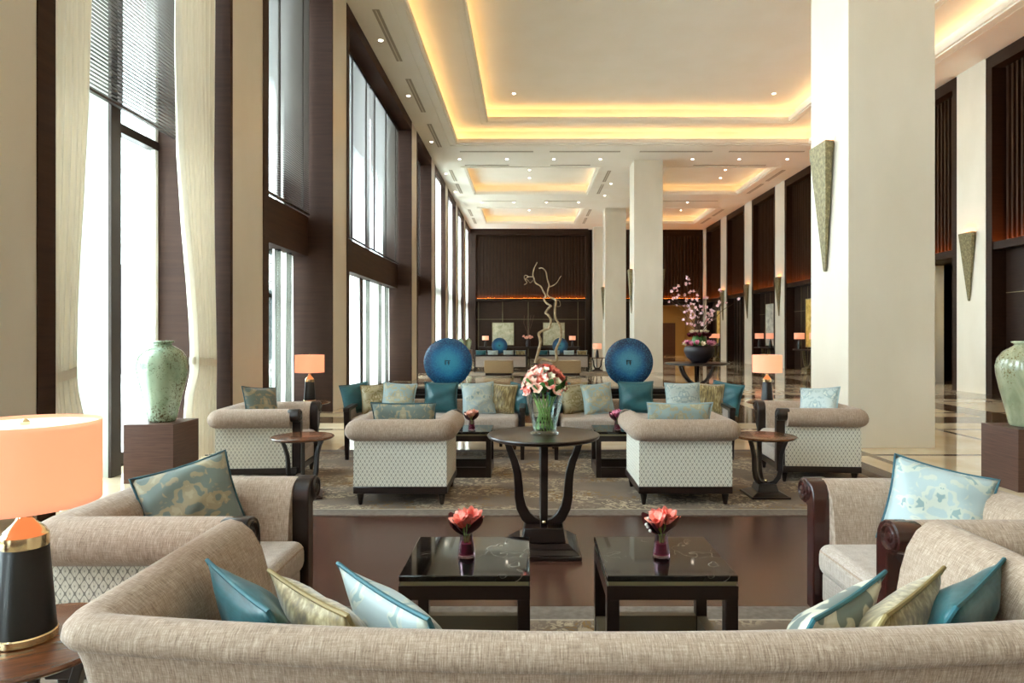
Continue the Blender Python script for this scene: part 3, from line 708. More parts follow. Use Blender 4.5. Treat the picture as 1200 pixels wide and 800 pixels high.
# columns
cols = [(8.17,'massive cream column nearest the camera, right of centre'),(24.7,'second cream column down the hall, left of the blossom vase'),(34.0,'third cream column, partly behind the second'),(39.9,'farthest cream column against the back wall')]
for y, lab in cols:
    o = MB().box(3.98,5.06,y,y+1.08,0,Z3 if y < 20 else ZC+.05).build('column', M['stone'], None, .006, 2); struct(o, lab, 'column')
# sconces
def sconce(label, x, y, z0=2.25, h=1.68, w=.5, face=-1):
    t = thing('wall_sconce', label, 'wall lamp', (x,y,z0), 0 if face < 0 else PI, 'tall tapering gilded sconces')
    m = MB(); c = [(-w/2,h),(w/2,h),(.05,.02),(.035,0),(-.02,0)]
    n = len(c); d = .14
    m.add([(-.001-(.09 if False else d*(.25+.75*b/h)),a,b) for a,b in c]+[(-.02,a*.92,b) for a,b in c],[tuple(range(n)),tuple(range(2*n-1,n-1,-1))]+[(i,n+i,n+(i+1)%n,(i+1)%n) for i in range(n)])
    m.build('gilded_shell', M['gold_leaf'], t, .004)
    MB().box(-.1,-.03,-w*.36,w*.36,h-.05,h+.003).build('light_strip', M['led'], t)
    return t
sconce('largest gilded sconce, on the side of the nearest column', 3.98, 8.74)
sconce('small gilded sconce glimpsed on the side of the second column', 3.98, 25.2)
sconce('tiny gilded sconce on the side of the third column', 3.98, 34.5)
for y, lab in ((16.2,'gilded sconce on the white pier behind the right vase'),(28.5,'gilded sconce on the white pier just left of the nearest column'),(32.6,'gilded sconce on the second pier left of the nearest column'),(36.7,'gilded sconce on the pier behind the pink blossoms')):
    sconce(lab, XR, y)
sconce('sliver of gilded sconce on the right side of the second column', 5.06, 25.2, face=1)
# ceiling vents and downlights
def vent(x0,x1,y0,y1,lab):
    t = thing('ceiling_vent', lab, 'air vent', ((x0+x1)/2,(y0+y1)/2,ZC), 0, 'slot vents in the ceiling'); a, b = (x1-x0)/2, (y1-y0)/2
    m = MB(); long = a > b
    MB().box(-a,a,-b,b,-.012,-.004).build('frame', M['vent'], t)
    m.box(-a+.02,a-.02,-.012,.012,-.02,-.01) if long else m.box(-.012,.012,-b+.02,b-.02,-.02,-.01); m.build('louvre', M['ceil_trim'], t)
for i, y in enumerate((9.7, 13.3, 16.9, 20.5)):
    vent(-3.16,-3.02,y,y+2.5,('slot vent over the windows, nearest of the long left row, out at the top edge','slot vent over the windows, first of the left row, largest','slot vent over the windows, second of the left row','slot vent over the windows, third of the left row')[i])
for i, (x0, x1) in enumerate(((-2.45,.18),(.77,3.3),(4.0,6.6),(7.2,9.9))): vent(x0,x1,23.5,23.64,('leftmost','second from left','third from left','rightmost')[i]+' slot vent on the beam past the large coffer')
for i, (x0, x1, y) in enumerate(((-2.45,-.75,25.4),(.86,2.4,25.4),(6.4,9.2,25.4),(-2.3,-.6,32.2),(.8,2.4,32.2),(6.2,9.3,32.2))):
    vent(x0,x1,y,y+.12,('left','middle','right')[i%3]+' slot vent in front of the '+('nearer' if i < 3 else 'farther')+' small coffers')
for i, (x, y) in enumerate(((-3.1,26.2),(-3.1,28.6),(-3.1,34.4),(-3.1,36.8),(3.25,26.3),(3.25,28.7),(3.25,34.4),(3.25,36.8),(10.2,26.2),(10.2,28.6),(10.2,34.4),(10.2,36.8))):
    vent(x-.07,x+.07,y,y+1.9,('nearest','second','third','farthest')[i%4]+' lengthwise slot vent '+('between far windows and small coffers','between left coffers and columns','between right coffers and right wall')[i//4])
def down(x, y, lab, z=ZC):
    t = thing('downlight', lab, 'downlight', (x,y,z), 0, 'recessed ceiling downlights')
    MB().lathe([(.05,-.004),(.075,-.008),(.08,-.002),(.08,0)], 18).build('trim_ring', M['white'], t); MB().lathe([(.05,-.006),(.05,-.003)], 14).build('lens', M['down'], t)
for i, y in enumerate((11.2,14.7,18.1,22.4)): down(-3.3, y, 'downlight beside the left slot vents, '+('nearest one at top edge','first in row','second in row','third in row')[i])
for i, x in enumerate((-2.57,-.8,.96,2.7,6.15,7.9,9.7)): down(x, 24.6, ('leftmost','second','third','fourth','fifth','sixth','rightmost')[i]+' downlight in the row of seven across the beam')
for i, x in enumerate((-2.3,-.7,.9,2.5,6.2,7.9)): down(x, 32.6, ('leftmost','second','third','fourth','fifth','rightmost')[i]+' downlight on the beam between the small coffers')
for i, (x, y) in enumerate(((-3.35,26.8),(-3.35,30.2),(3.6,28.6),(3.6,31))): down(x, y, ('nearer downlight beside far left windows','farther downlight beside far left windows','nearer downlight left of the second column top','farther downlight left of the second column top')[i])
for i, (x, y, z) in enumerate(((.05,28.0,ZC+.45),(.05,29.4,ZC+.45),(.05,35.6,ZC+.45),(.05,37,ZC+.45),(8.4,28,ZC+.45),(8.6,29.4,ZC+.45),(8.4,35.6,ZC+.45),(8.6,37,ZC+.45))):
    down(x, y, ('nearer','farther')[i%2]+' downlight inside the '+('nearer','farther')[(i//2)%2]+' small coffer '+('left','right')[i//4]+' of the columns', z)
for i, (x, y) in enumerate(((-.45,20.6),(7.7,20.6),(-.4,13.3),(7.7,13.3))): down(x, y, ('left downlight at the far end of the large coffer','right downlight at the far end of the large coffer','left downlight in the near part of the large coffer','right downlight in the near part of the large coffer')[i], Z3)
# ------------------------------------------------------------------ rugs
def rug(label, x0, x1, y0, y1):
    t = thing('rug', label, 'rug', ((x0+x1)/2, y0, 0), 0, 'floral wool rugs'); w = (x1-x0)/2; d = y1-y0
    MB().box(-w,w,0,d,0,.008).build('border', M['rugband'], t, flat=True); MB().box(-w+.155,w-.155,.155,d-.155,.008,.0095).build('border_line', M['rugline'], t, flat=True)
    MB().box(-w+.175,w-.175,.175,d-.175,.0095,.011).build('field', M['rug'], t, flat=True); return t
RZ = .011
rug('large floral rug under the back armchairs and sofas', -3.3, 3.5, 5.1, 8.02)
rug('floral rug under the front sofa and square tables', -2.5, 2.7, .3, 3.38)
rug('floral rug of the far seating group', -3.3, 3.5, 22.7, 25.6)
# ------------------------------------------------------------------ armchairs
A = armchair('beige armchair with lattice back, left one seen from behind in the centre', (-1.045,5.36,RZ), 0)
def chair(label, loc, rz): return dup(A, loc, rz, label)
chair('beige armchair with lattice back, right one seen from behind in the centre', (1.285,5.36,RZ), 0)
chair('armchair facing right by the windows, beside the celadon vase', (-2.92,6.45,RZ), -PI/2+R(4))
chair('armchair facing left in front of the nearest column', (3.15,6.54,RZ), PI/2-R(4))
chair('large foreground armchair at left, behind the big lamp', (-1.81,2.845,RZ), -PI/2)
B = armchair('large foreground armchair at right with mahogany scroll arms', (2.10,2.80,RZ), PI/2, wood_m='lacqr')
def ottoman(label, loc):
    t = thing('ottoman', label, 'ottoman', loc, 0, 'tan ottomans of the far group')
    MB().box(-.5,.5,-.3,.3,.08,.52).build('body', M['tan'], t, .02, 3); MB().box(-.46,.46,-.27,.27,0,.085).build('plinth', M['lacq'], t)
    return t
ottoman('tan upholstered ottoman of the far group, left of the curly branch', (-1.03,23.1,RZ)); ottoman('tan upholstered ottoman of the far group, right of the curly branch', (1.33,23.1,RZ))

# ------------------------------------------------------------------ foreground sofa
t = thing('sofa', 'large beige sofa in the foreground seen from behind', 'sofa', (.18,1.365,RZ), 0)
HW, AL = 1.165, .745; sc = 1.138
arc = [(HW*(-1+2*i/20), -.10*(1-(-1+2*i/20)**2)) for i in range(21)]
RC = {1: .09, 21: .09}; path = [(-HW,AL)] + arc + [(HW,AL)]; prof = [(-.205,.27),(-.175,.5),(-.15,.64),(-.13,.71),(-.10,.762),(-.066,.79),(-.03,.80),(-.004,.793),(.014,.775),(.018,.755),(.008,.74),(-.01,.735),(-.04,.69),(-.04,.27)]
sweep(m := MB(), prof, path, 1, 21, RC); m.build('backrest', M['tweedx'], t, ang=60)
sweep(m := MB(), prof, path, 0, 1, RC); m.build('armrest', M['tweedy'], t, ang=60)
sweep(m := MB(), prof, path, 21, 22, RC); m.build('armrest', M['tweedy'], t, ang=60)
sweep(m := MB(), [(-.11,.155),(-.06,.72),(-.006,.737),(-.022,.69),(-.04,.6),(-.07,.4),(-.09,.155)], path, 0, 22, RC); m.build('outer_panel', M['tweedx'], t)
sweep(m := MB(), [(-.14,.098),(-.14,.158),(-.085,.158),(-.085,.098)], path, 0, 22); m.build('base_rail', M['lacqr'], t)
for sx in (-1,1):
    for y in (.04, AL-.04): MB().lathe(LEG, 14, (sx*(HW-.12), y+.07, 0)).build('leg', M['lacqr'], t)
m = MB(); m.box(-HW+.15,HW-.15,.16,AL-.03,.1,.29); m.build('seat_base', M['seatfab'], t, .01)
for i in range(3):
    w = (2*HW-.36)/3; x0 = -HW+.18+i*w; MB().box(x0+.003,x0+w-.003,.14,AL+.02,.285,.425).build('seat_cushion', M['seatfab'], t, .04, 4)
# ------------------------------------------------------------------ far sofas of the near group
S = sofa('left wooden-framed sofa facing the viewer behind the left armchair', (-1.045,7.33,RZ), 0, 2.02)
dup(S, (1.295,7.33,RZ), 0, 'right wooden-framed sofa facing the viewer behind the glass vase')
S2 = sofa('left wooden-framed sofa of the far seating group, seen from behind', (-1.045,25.6,RZ), PI, 2.02); dup(S2, (1.295,25.6,RZ), PI, 'right wooden-framed sofa of the far seating group, seen from behind')
# sofa tables with blue discs
def console(label, loc, W, D, H, grp):
    t = thing('console_table', label, 'console table', loc, 0, grp)
    MB().box(-W/2,W/2,-D/2,D/2,H-.04,H).build('tabletop', M['lacq'], t, .004); MB().box(-W/2+.03,W/2-.03,-D/2+.03,D/2-.03,H-.13,H-.039).build('apron', M['lacq'], t)
    for sx in (-1,1):
        for sy in (-1,1): MB().add(*taper(sx*(W/2-.05), sy*(D/2-.05), .018, .028, 0, H-.12)).build('leg', M['lacq'], t)
    return t
def disc(label, x, y, z, mat, r=.31):
    t = thing('glass_disc', label, 'ornament', (x,y,z), 0, 'blue glass discs on stands')
    prof = [(.001,-.02),(r*.3,-.024),(r*.7,-.02),(r*.93,-.012),(r,0),(r*.93,.012),(r*.6,.02),(.001,.022)]
    d = MB().lathe(prof, 72).xf(Matrix.Rotation(PI/2,4,'X')).build('disc', M[mat], t, ang=60); d.location = (0,0,r+.012)
    m = MB(); m.box(-.034,-.022,-.004,0,-.03,.03); m.box(.009,.02,-.004,0,-.033,.024); m.box(-.018,.033,-.004,0,.015,.024); m.box(-.009,.03,-.004,0,-.009,-.002)
    g = m.build('centre_mark', M['black'], d, flat=True); g.location = (0,-.023,0)
    m = MB(); m.box(-.09,.09,-.05,.05,0,.014); m.box(-.08,-.05,-.04,.04,.014,.05); m.box(.05,.08,-.04,.04,.014,.05); m.build('stand', M['black'], t, .003)
for x, lab, mt in ((-1.045,'left','disc'),(1.295,'right','disc2')):
    console(f'dark console table behind the {lab} near sofa, carrying a blue disc', (x,8.42,0), 1.5,.36,.735,'console tables behind the sofas')
    disc(f'large blue glass disc at {lab}, above the near sofa', x+(.015 if x < 0 else -.005), 8.42, .735, mt)
    console(f'dark console table behind the {lab} far sofa', (x,26.0,0), 1.5,.36,.68,'console tables behind the sofas')
    disc(f'small distant blue glass disc at {lab}', x-.09 if x < 0 else x-.03, 25.95, .68, 'disc2' if x > 0 else 'disc')
# ------------------------------------------------------------------ tables
round_table('dark round pedestal table in the centre with curved lyre legs', (.10,4.3,0))
tb = coffee_table('square black marble table in front, left of centre', (-.25,2.82,RZ))
dup(tb, (.565,2.82,RZ), 0, 'square black marble table in front, right of centre')
LQ = {'olive_brown_rail': M['lacq']}
dup(tb, (-.62,6.66,RZ), 0, 'square marble table beside the left back-turned armchair', swap=LQ)
dup(tb, (.92,6.66,RZ), 0, 'square marble table beside the right back-turned armchair', swap=LQ)
st = side_table('small round table between the two left armchairs', (-1.95,5.68,RZ), .3)
dup(st, (2.06,5.72,RZ), 0, 'small round table between the right back-turned armchair and the column armchair')
dup(st, (-1.44,1.88,RZ), .5, 'round wooden side table under the big foreground lamp')
dup(st, (-2.9,8.72,0), .2, 'round side table under the left rear lamp')
dup(st, (3.17,8.72,0), .9, 'round side table under the right rear lamp')
LZ = RZ+.521
lp = lamp('big foreground lamp at the left edge with black conical base', (-1.44,1.88,LZ))
dup(lp, (-2.9,8.72,.521), 0, 'peach lamp behind the left window armchair'); dup(lp, (3.17,8.72,.521), 0, 'peach lamp left of the nearest column')
# pedestals, jars
pedestal('wooden pedestal by the left window under a celadon jar', (-3.585,6.44,0), .47,.48,.56)
jar('tall green crackled celadon jar by the left window', (-3.585,6.44,.56), 'celadon', None, 1.045)
pedestal('wooden pedestal at the right edge under an olive jar', (4.61,6.1,0), .48,.48,.56)
jar('tall olive celadon jar cut by the right edge', (4.61,6.1,.56), 'celadon2', None, 1.045)
for y, lab in ((32.8,'nearer'),(37.2,'farther')):
    pedestal(f'{lab} distant pedestal by the far left windows', (-3.38,y,0), .4,.4,.6); jar(f'{lab} distant pale jar by the far left windows', (-3.38,y,.6), 'celadon', None, .85)
# ------------------------------------------------------------------ cushions
SZ = .475+RZ
def cu(*a, **k): return cushion(*a, **k)
ly = 7.74
def row(label, px, w, h, mat, pipe, dy=0, rz=0, tl=-14, roll=0, th=.13, seed=0):
    cushion(label, w, h, th, mat, pipe, ((px-619)*(ly+dy)/770, ly+dy-.06, SZ), R(rz), R(tl), R(roll), 'cushions on the near wooden sofas', seed=seed)
row('teal cushion at the left end of the left sofa', 421, .36,.36,'teal','pipe_teal', .02, 38, -14, -6, seed=1)
row('champagne cushion second from the left on the left sofa', 442, .33,.35,'dam_sgold','pipe_gold', .0, 18, -16, -3, seed=2)
row('pale gold damask cushion behind the left lumbar cushion', 467, .40,.37,'dam_gold','pipe_pale', -.06, -4, -16, 3, seed=3)
row('square teal cushion in the middle of the left sofa', 517, .40,.37,'teal','pipe_teal', .04, 0, -12, 1, seed=4)
row('pale blue damask cushion right of the middle of the left sofa', 561, .38,.38,'dam_blue','pipe_pale', -.06, 6, -18, -3, seed=5)
row('gold velvet cushion on the left sofa near its right end', 587, .34,.36,'velvet','pipe_gold', -.01, -14, -16, 4, seed=6)
row('teal cushion at the right end of the left sofa', 606, .35,.36,'teal','pipe_teal', .02, -32, -16, 6, seed=7)
row('teal cushion at the left end of the right sofa, beside the glass vase', 658, .35,.35,'teal','pipe_teal', .03, 26, -14, -4, seed=8)
row('champagne cushion second from the left on the right sofa', 675, .35,.36,'dam_sgold','pipe_gold', -.01, 14, -16, -5, seed=9)
row('gold and blue damask cushion third from the left on the right sofa', 701, .36,.37,'dam_gold','pipe_pale', -.08, 6, -18, -5, seed=10)
row('square teal cushion in the middle of the right sofa', 745, .42,.38,'teal','pipe_teal', .04, 0, -12, 0, seed=11)
row('pale cushion behind the right lumbar cushion', 800, .42,.37,'dam_pale','pipe_pale', -.03, 2, -14, 0, seed=12)
row('gold velvet cushion on the right sofa near its right end', 829, .34,.36,'velvet','pipe_gold', .0, -14, -14, 3, seed=13)
row('teal cushion at the right end of the right sofa', 847, .38,.37,'teal','pipe_teal', .02, -36, -14, 8, seed=14)
CZ = .435+RZ
cushion('damask lumbar cushion in the left back-turned armchair', .56,.34,.13,'dam_sage','pipe_dark',(-1.055,5.66,CZ+.06), PI, R(-16), 0, 'lumbar cushions', seed=15)
cushion('damask lumbar cushion in the right back-turned armchair', .56,.34,.13,'dam_gold','pipe_pale',(1.285,5.66,CZ+.06), PI, R(-16), 0, 'lumbar cushions', seed=16)
cushion('grey damask cushion in the window armchair', .40,.42,.14,'dam_sage','pipe_dark',(-2.60,6.52,CZ+.04), R(62), R(-18), R(6), 'cushions in the side armchairs', seed=17)
cushion('pale blue cushion in the armchair by the column', .42,.42,.14,'dam_pale','pipe_pale',(2.86,6.56,CZ+.03), R(-55), R(-18), R(-6), 'cushions in the side armchairs', seed=18)
cushion('sage damask cushion in the large left armchair', .40,.40,.14,'dam_sage','pipe_dark',(-1.48,2.9,CZ), R(30), R(-22), R(-14), 'cushions in the front armchairs', seed=19)
cushion('ice blue damask cushion in the large right armchair', .41,.40,.14,'dam_blue','pipe_dark',(1.80,2.88,CZ-.01), R(-26), R(-22), R(12), 'cushions in the front armchairs', seed=20)
FZ = .425+RZ
def fc(label, a, b, mat, pipe, seed, left):
    # a, b: the ends of the upper edge seen above the sofa back
    cx, cy = (a[0]+b[0])/2, (a[1]+b[1])/2; rz = math.atan2(b[1]-a[1], b[0]-a[0]); w = math.hypot(b[0]-a[0], b[1]-a[1])
    nx, ny = -math.sin(rz), math.cos(rz)           # local +Y, the back of the cushion when its front looks to -Y
    rz2 = rz+PI; off = .16
    cushion(label, w*.95, .41, .14, mat, pipe, (cx+nx*abs(off)*(1), cy+ny*abs(off), FZ), rz2 if ny > 0 else rz2, R(-26), 0, 'cushions on the foreground sofa', seed=seed)
fc('teal silk cushion in the left corner of the foreground sofa', (-.845,1.765),(-.54,1.425), 'teal','pipe_teal', 21, True)
fc('gold velvet cushion at the left of the foreground sofa', (-.652,1.69),(-.363,1.404), 'velvet','pipe_gold', 22, True)
fc('blue damask cushion, third from the left on the foreground sofa', (-.491,1.742),(-.187,1.384), 'dam_blue','pipe_teal', 23, True)
fc('bold cream and grey damask cushion at the right of the foreground sofa', (.577,1.384),(.897,1.681), 'dam_bold','pipe_teal', 24, True)
fc('gold velvet cushion at the right of the foreground sofa', (.74,1.404),(1.064,1.711), 'velvet','pipe_gold', 25, True)
fc('teal silk cushion in the right corner of the foreground sofa', (.917,1.447),(1.265,1.775), 'teal','pipe_teal', 26, True)
for i, (x, mt, n) in enumerate(((-1.8,'teal','teal'),(-1.35,'dam_pale','pale'),(-.75,'dam_blue','ice blue'),(-.3,'velvet','gold'),(.55,'teal','teal'),(1.0,'dam_pale','pale'),(1.55,'dam_blue','ice blue'),(2.05,'velvet','gold'))):
    cushion(f'tiny distant {n} cushion on the far {"left" if x < .2 else "right"} sofa', .4,.36,.13,mt,'pipe_pale',(x,25.14,SZ),PI,R(-14),0,'cushions of the far sofas',seed=30+i)
# ------------------------------------------------------------------ flowers
bud_vase('small plum glass vase on the left front marble table','coral amaryllis posy on the left front marble table',(-.262,2.79,.45+RZ))
_, f = bud_vase('small plum glass vase on the right front marble table','coral amaryllis posy on the right front marble table',(.565,2.79,.45+RZ))
for i in range(5): MB().sphere((-.05-.008*(i%3),-.015+.01*(i%2),.085+.013*i), .007, 10, 6).build('silver_berry', M['berry'], f)
v, f = bud_vase('small plum glass vase on the marble table left of the round table','peach posy on the marble table left of the round table',(-.56,6.52,.45+RZ),'peach', k=1.0)
bud_vase('small plum glass vase on the marble table right of the round table','pink posy on the marble table right of the round table',(.885,6.52,.45+RZ),'pink')
t = thing('glass_vase', 'tall clear glass vase on the central round table', 'vase', (.105,4.25,.76))
MB().lathe([(.085,0),(.092,.006),(.092,.014),(.075,.022),(.078,.06),(.1,.15),(.112,.21),(.118,.26),(.132,.295),(.130,.295),(.115,.26),(.109,.21),(.097,.15),(.075,.062),(.07,.03),(.001,.028)], 48).build('glass', M['vglass'], t)
MB().lathe([(.001,.03),(.07,.032),(.075,.062),(.09,.12),(.001,.121)], 32).build('water', M['vglass'], t)
f = thing('bouquet', 'coral and ivory bouquet standing in the tall glass vase', 'flowers', (.105,4.25,.80))
hd0 = [(-.10,-.05,.31,'coral'),(-.04,-.09,.29,'coral'),(.03,-.10,.28,'coral'),(.10,-.06,.30,'coral'),(-.06,-.04,.36,'ivory'),(.0,-.06,.37,'coral'),(.06,-.03,.37,'coral'),(.13,-.01,.35,'peach'),(-.13,.0,.30,'ivory'),(-.12,.05,.34,'coral'),(-.02,.05,.39,'peach'),(.06,.07,.38,'coral'),(.14,.05,.29,'ivory'),(.0,.10,.33,'ivory'),(.02,-.12,.24,'peach'),(-.09,-.10,.25,'coral'),(.145,-.05,.25,'ivory'),(.09,-.09,.23,'coral')]
hd = []
for i in range(34):
    ph = math.acos(1-(i+.5)/34*1.02); th = i*2.39996
    c = ('coral','coralw','ivory','coral','peach','coral','ivory','coralw')[i%8]
    hd.append((.135*math.sin(ph)*math.cos(th), .135*math.sin(ph)*math.sin(th), .262+.135*math.cos(ph), c))
for i, (x, y, z, c) in enumerate(hd):
    m = MB(); bloom(m, (x*.8,y*.8,z-.025), (x*2.2,y*2.2,z-.16), .062 if c != 'ivory' else .045, 3, 6, .85, i); m.build('bloom', M[c], f, ang=80)
for i in range(18):
    a = 2*PI*i/18; m = MB(); leafy(m, (.085*math.cos(a),.085*math.sin(a),.215+.02*(i%3)), (math.cos(a),math.sin(a),.45), a, .5, .105, .06); m.build('leaf', M['leaf'], f, ang=80)
for i in range(15):
    a = 2*PI*i/15; r0 = .05+.015*(i%2); MB().tube([(r0*math.cos(a+1.2),r0*math.sin(a+1.2),-.005),(.035*math.cos(a+.4),.035*math.sin(a+.4),.11),(.07*math.cos(a),.07*math.sin(a),.2),(.08*math.cos(a),.08*math.sin(a),.22)], .0042, 6).build('stem', M['stem'], f)
# blossom vase on its big round table
def big_table(label, loc, r, H):
    t = thing('pedestal_table', label, 'table', loc, 0)
    MB().lathe([(r*.9,H-.06),(r,H-.035),(r,H),(.001,H)], 48).build('tabletop', M['lacq'], t)
    pa = [(r*.62,H-.05),(r*.56,H*.72),(r*.46,H*.5),(r*.3,H*.28),(r*.12,H*.17),(.02,H*.15)]
    for k in range(6): MB().strip(pa, [.05,.06,.065,.07,.07,.06], .06, k*PI/3+.2).build('leg', M['lacq'], t)
    m = MB(); m.lathe([(r*.62,0),(r*.62,.05),(r*.5,.07),(r*.45,.11),(.001,.12)], 40); m.build('base', M['lacq'], t); return t
TX, TY = 4.47, 17.4
big_table('large round dark table with curved legs holding the blossom bowl', (TX,TY,0), .82, .68)
o = MB().lathe([(.16,0),(.2,.01),(.33,.15),(.40,.31),(.39,.40),(.33,.455),(.31,.455),(.36,.39),(.001,.36)], 40).build('flower_bowl', M['bowl'], ang=50); o.location = (TX+.06,TY,.68); tag(o, 'round charcoal bowl on the large round table', 'bowl')
f = thing('flower_arrangement', 'pink roses and tall pink blossom branches in the charcoal bowl', 'flowers', (TX+.06,TY,1.09))
def rosehead(c, r, mat, seed):
    m = MB(); d = Vector(c)-Vector((0,0,-.3)); bloom(m, c, d, r, 2, 6, .7, seed); m.build('rose', M[mat], f, ang=80)
for i in range(16): a = 2*PI*i/16; rosehead((.34*math.cos(a),.34*math.sin(a),.05+.03*(i%2)), .13, 'pink' if i%4 else 'ivory', i)
for i in range(14): a = 2*PI*i/14; rosehead((.24*math.cos(a),.24*math.sin(a),.27+.02*(i%2)), .13, 'wine', 40+i)
for i in range(12): a = 2*PI*i/12; rosehead((.2*math.cos(a),.2*math.sin(a),.37), .1, 'ivory', 60+i)
m = MB(); m.lathe([(.22,0),(.24,.08),(.2,.18),(.16,.3),(.1,.36)], 20); m.build('foliage', M['leaf'], f)
blm = MB()
tips = [(-1.1,-.1,1.35),(-.95,.2,1.1),(-.5,.1,1.75),(-.2,-.3,1.35),(.05,.2,1.5),(.3,.1,1.25),(.85,-.1,1.4),(1.0,.2,1.05),(.55,-.3,.95),(-.85,-.2,.6),(-.6,-.3,.85),(1.35,0,1.1),(-.1,.35,1.0),(-.75,.0,1.45),(.25,-.35,.7)]
for i, (x, y, z) in enumerate(tips):
    rr = random.Random(i); pts = []
    for k in range(9):
        u = k/8; pts.append((.72*x*u**1.3+rr.uniform(-.05,.05)*u, y*u+rr.uniform(-.05,.05)*u, .25+.9*z*u))
    MB().tube(pts, [.014*(1-.75*k/8) for k in range(9)], 5).build('branch', M['twig'], f)
    for k in range(3, 9):
        for _ in range(rr.choice((0,1,2,3)) if k > 4 else rr.choice((0,1))):
            c = Vector(pts[k])+Vector((rr.uniform(-.09,.09),rr.uniform(-.09,.09),rr.uniform(-.07,.07)))
            bloom(blm, c, (rr.uniform(-1,1),rr.uniform(-1,.2),rr.uniform(-.2,1)), .075, 1, 5, .9, i*20+k)
b = blm.build('blossoms', M['blossom'], f, ang=80); b['kind'] = 'stuff'
# bleached curly branch on a pedestal table
BX, BY = .36, 15.0
t = dup(st, (BX,BY,0), .4, 'side table under the curly branch, mostly hidden by the bouquet', 'small round side tables')
t.scale = (1.1,1.1,1.33)
t = thing('curly_branch', 'tall bleached corkscrew branch rising behind the bouquet', 'branch', (BX,BY,.694))
s_ = BY/770
def pxp(L): return [((x-637)*s_, .04*math.sin(i*1.7), (424-y)*s_+.137) for i, (x, y) in enumerate(L)]
def spline(P, k=5):
    P = [Vector(p) for p in P]; out = []
    for i in range(len(P)-1):
        a, b, c, d = P[max(i-1,0)], P[i], P[i+1], P[min(i+2,len(P)-1)]
        for j in range(k):
            u = j/k; out.append(.5*((2*b)+(c-a)*u+(2*a-5*b+4*c-d)*u*u+(3*b-a-3*c+d)*u**3))
    return out+[P[-1]]
for L, r0, r1 in (
    ([(627,427),(630,415),(633,402),(631,393),(636,389),(643,386),(645,377),(642,371),(639,368),(643,362),(645,360),(640,357),(637,352),(639,348),(636,343),(633,337),(627,333),(625,327),(624,323),(626,315),(629,309)], .075, .022),
    ([(630,427),(634,423),(646,425),(652,423),(651,412),(656,400),(657,390),(655,382),(651,375),(650,366),(651,355),(649,352),(645,350),(641,347),(642,340),(643,336),(641,329),(639,320),(635,316),(631,316)], .08, .02),
    ([(643,338),(648,336),(652,333),(655,328),(657,325)], .025, .012), ([(624,326),(619,326),(615,329),(617,333),(614,335)], .025, .014), ([(619,326),(615,324),(614,328),(618,330),(621,333),(624,330)], .022, .012),
    ([(650,353),(655,354),(656,360),(652,361)], .022, .012)):
    P = spline(pxp(L)); n = len(P); MB().tube(P, [(r0+(r1-r0)*i/(n-1))*(.46+.05*math.sin(i*1.3)) for i in range(n)], 8).build('stem', M['bark'], t)
MB().lathe([(.14,-.0),(.2,.01),(.21,.03),(.001,.035)], 24).build('pot', M['bowl'], t)
# ------------------------------------------------------------------ far wall and right wall furnishing
def picture(label, loc, rz, w, h, mat, grp):
    t = thing('framed_picture', label, 'picture', loc, rz, grp)       # front to local -Y
    m = MB(); e = .03; m.box(-w/2-e,w/2+e,-.04,0,-e,0); m.box(-w/2-e,w/2+e,-.04,0,h,h+e); m.box(-w/2-e,-w/2,-.04,0,0,h); m.box(w/2,w/2+e,-.04,0,0,h); m.build('frame', M['olive'], t)
    MB().box(-w/2,w/2,-.025,-.002,0,h).build('canvas', M[mat], t, flat=True)
picture('sage abstract picture at left on the far back wall', (-1.57,YF-.012,.82), 0, 1.3,1.36,'art_sage','pictures on the back wall')
picture('sage abstract picture at right on the far back wall, behind the branch', (1.6,YF-.012,.82), 0, 1.3,1.36,'art_sage','pictures on the back wall')
console('long dark console table along the far back wall', (.05,40.2,0), 6.2,.5,.72,'console tables behind the sofas')
for x, lab in ((-2.62,'left end'),(2.7,'right end')): small_lamp(f'tiny lamp at the {lab} of the far console', (x,40.2,.72), 'small far lamps', 1.05)
o = MB().lathe([(.12,0),(.17,.15),(.14,.34),(.1,.4),(.12,.44),(.001,.44)], 20).build('vase', M['bowl']); o.location = (.0,40.2,.72); tag(o, 'small dark vase in the middle of the far console', 'vase')
f = thing('flowers', 'peach flowers and twigs in the far console vase', 'flowers', (0,40.2,1.14))
for i in range(9): a = 2*PI*i/9; m = MB(); bloom(m, (.16*math.cos(a)*(i%2+.5),.16*math.sin(a),.06+.05*(i%3)), (math.cos(a),math.sin(a),1), .16, 2, 6, .8, i); m.build('bloom', M['peach'], f, ang=80)
for i in range(4): MB().tube([(0,0,0),(.05*(i-1.5),0,.5),(.18*(i-1.5),.05,1.0+.2*(i%2)),(.2*(i-1.2),.05,1.5)], .012, 5).build('twig', M['twig'], f)
t = dup(st, (2.75,26.2,0), 0, 'far side table under a small lamp, left of the third column'); t.scale = (1.3,1.3,1.0)
small_lamp('small lamp on the far side table left of the third column', (2.75,26.2,.521), 'small far lamps', .9)
t = dup(st, (-2.65,26.2,0), 0, 'far side table at the left of the far seating group'); t.scale = (1.3,1.3,1.0)
def gold_console(label, y):
    t = thing('console_table', label, 'console table', (XR+.12,y,0), 0, 'gold-legged consoles along the right wall')
    MB().box(-.22,.2,-.95,.95,.80,.85).build('tabletop', M['lacq'], t, .004)
    for s in (-1, 1):
        m = MB(); m.strip([(s*.42,.80),(s*.36,.62),(s*.33,.45),(s*.27,.28),(s*.14,.16),(0,.12)], [.05,.06,.07,.075,.07,.06], .1, PI/2); m.build('leg', M['gold_leaf'], t)
    MB().box(-.14,.14,-.25,.25,0,.12).build('base', M['gold_leaf'], t); return t
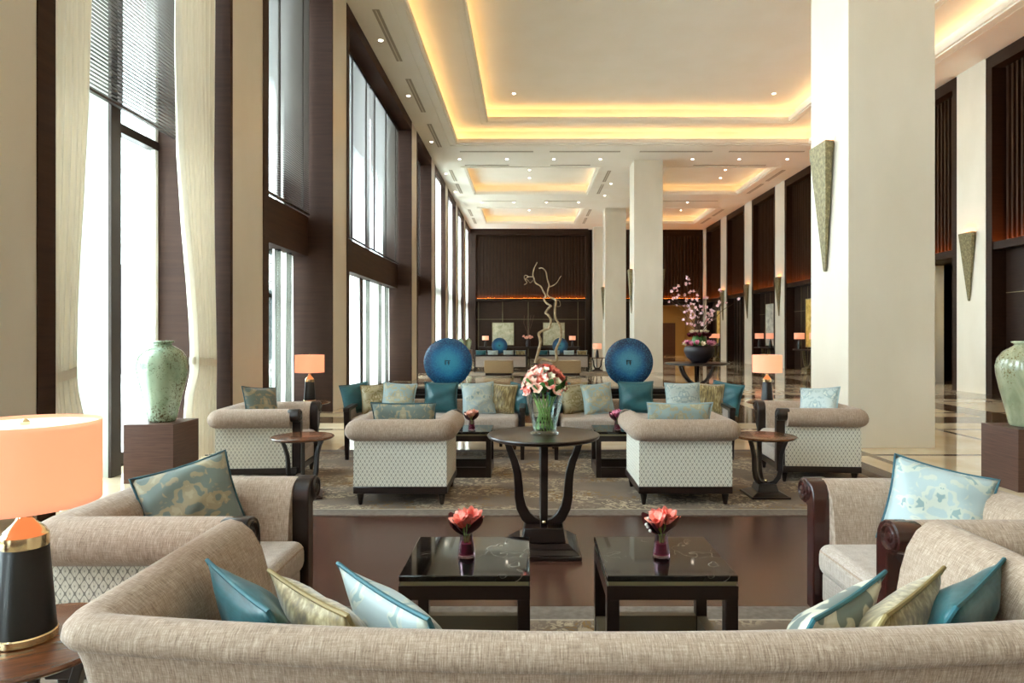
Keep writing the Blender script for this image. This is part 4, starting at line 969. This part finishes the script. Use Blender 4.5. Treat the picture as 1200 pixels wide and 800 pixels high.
rl = (('gold',25.9,'art_gold','just left of the nearest column'),('grey',30.5,'art_grey','second bay left of the nearest column'),('gold',38.4,'art_gold','farthest bay, behind the blossoms'),('gold',21.8,'art_gold','hidden bay behind the nearest column'))
for nm, y, a, lab in rl[:3]:
    picture(f'{nm} picture on the right wall, {lab}', (XR+.335,y,.95), -PI/2, 1.25 if nm == 'gold' else 1.0, 1.9, a, 'pictures on the right wall')
    gold_console(f'gold-legged console on the right wall, {lab}', y)
    for s in (-1,1): small_lamp(f'{"nearer" if s < 0 else "farther"} of two lamps on the right wall console, {lab}', (XR+.08,y+s*.72,.85), 'lamp pairs along the right wall', 1.05)
picture('gold picture glimpsed in the lift lobby right of the nearest column', (13.19,18.6,1.05), -PI/2, 1.9,1.9,'art_gold','pictures on the right wall')
# ------------------------------------------------------------------ camera, light, colour
cam = bpy.data.cameras.new('camera'); co = bpy.data.objects.new('camera', cam); COL.objects.link(co); SC.camera = co
co.location = (0,0,1.4); co.rotation_euler = (PI/2,0,0); cam.sensor_width = 36; cam.lens = 770/1200*36; cam.shift_x = -19/1200; cam.shift_y = -7/1200; cam.clip_end = 200; cam.clip_start = .05
W = bpy.data.worlds.new('world'); SC.world = W; W.use_nodes = True; nt = W.node_tree; bg = nt.nodes['Background']
bg.inputs[0].default_value = (.89,.96,1,1); bg.inputs[1].default_value = 11.3
sd = bpy.data.lights.new('sun', 'SUN'); so = bpy.data.objects.new('sun', sd); COL.objects.link(so); sd.energy = 24; sd.angle = R(1); so.rotation_euler = (0, R(28), 0); so.location = (10,0,30)  # sun added behind the building so terrace bounce brightens the ceiling
SC.view_settings.view_transform = 'Standard'; SC.view_settings.look = 'None'; SC.view_settings.exposure = 0.93; SC.view_settings.gamma = 1
SC.view_settings.use_curve_mapping = False
SC.cycles.max_bounces = 10; SC.cycles.diffuse_bounces = 6; SC.cycles.glossy_bounces = 4; SC.cycles.transparent_max_bounces = 16
SC.cycles.sample_clamp_indirect = 8; SC.cycles.caustics_reflective = False; SC.cycles.caustics_refractive = False; SC.cycles.use_denoising = True
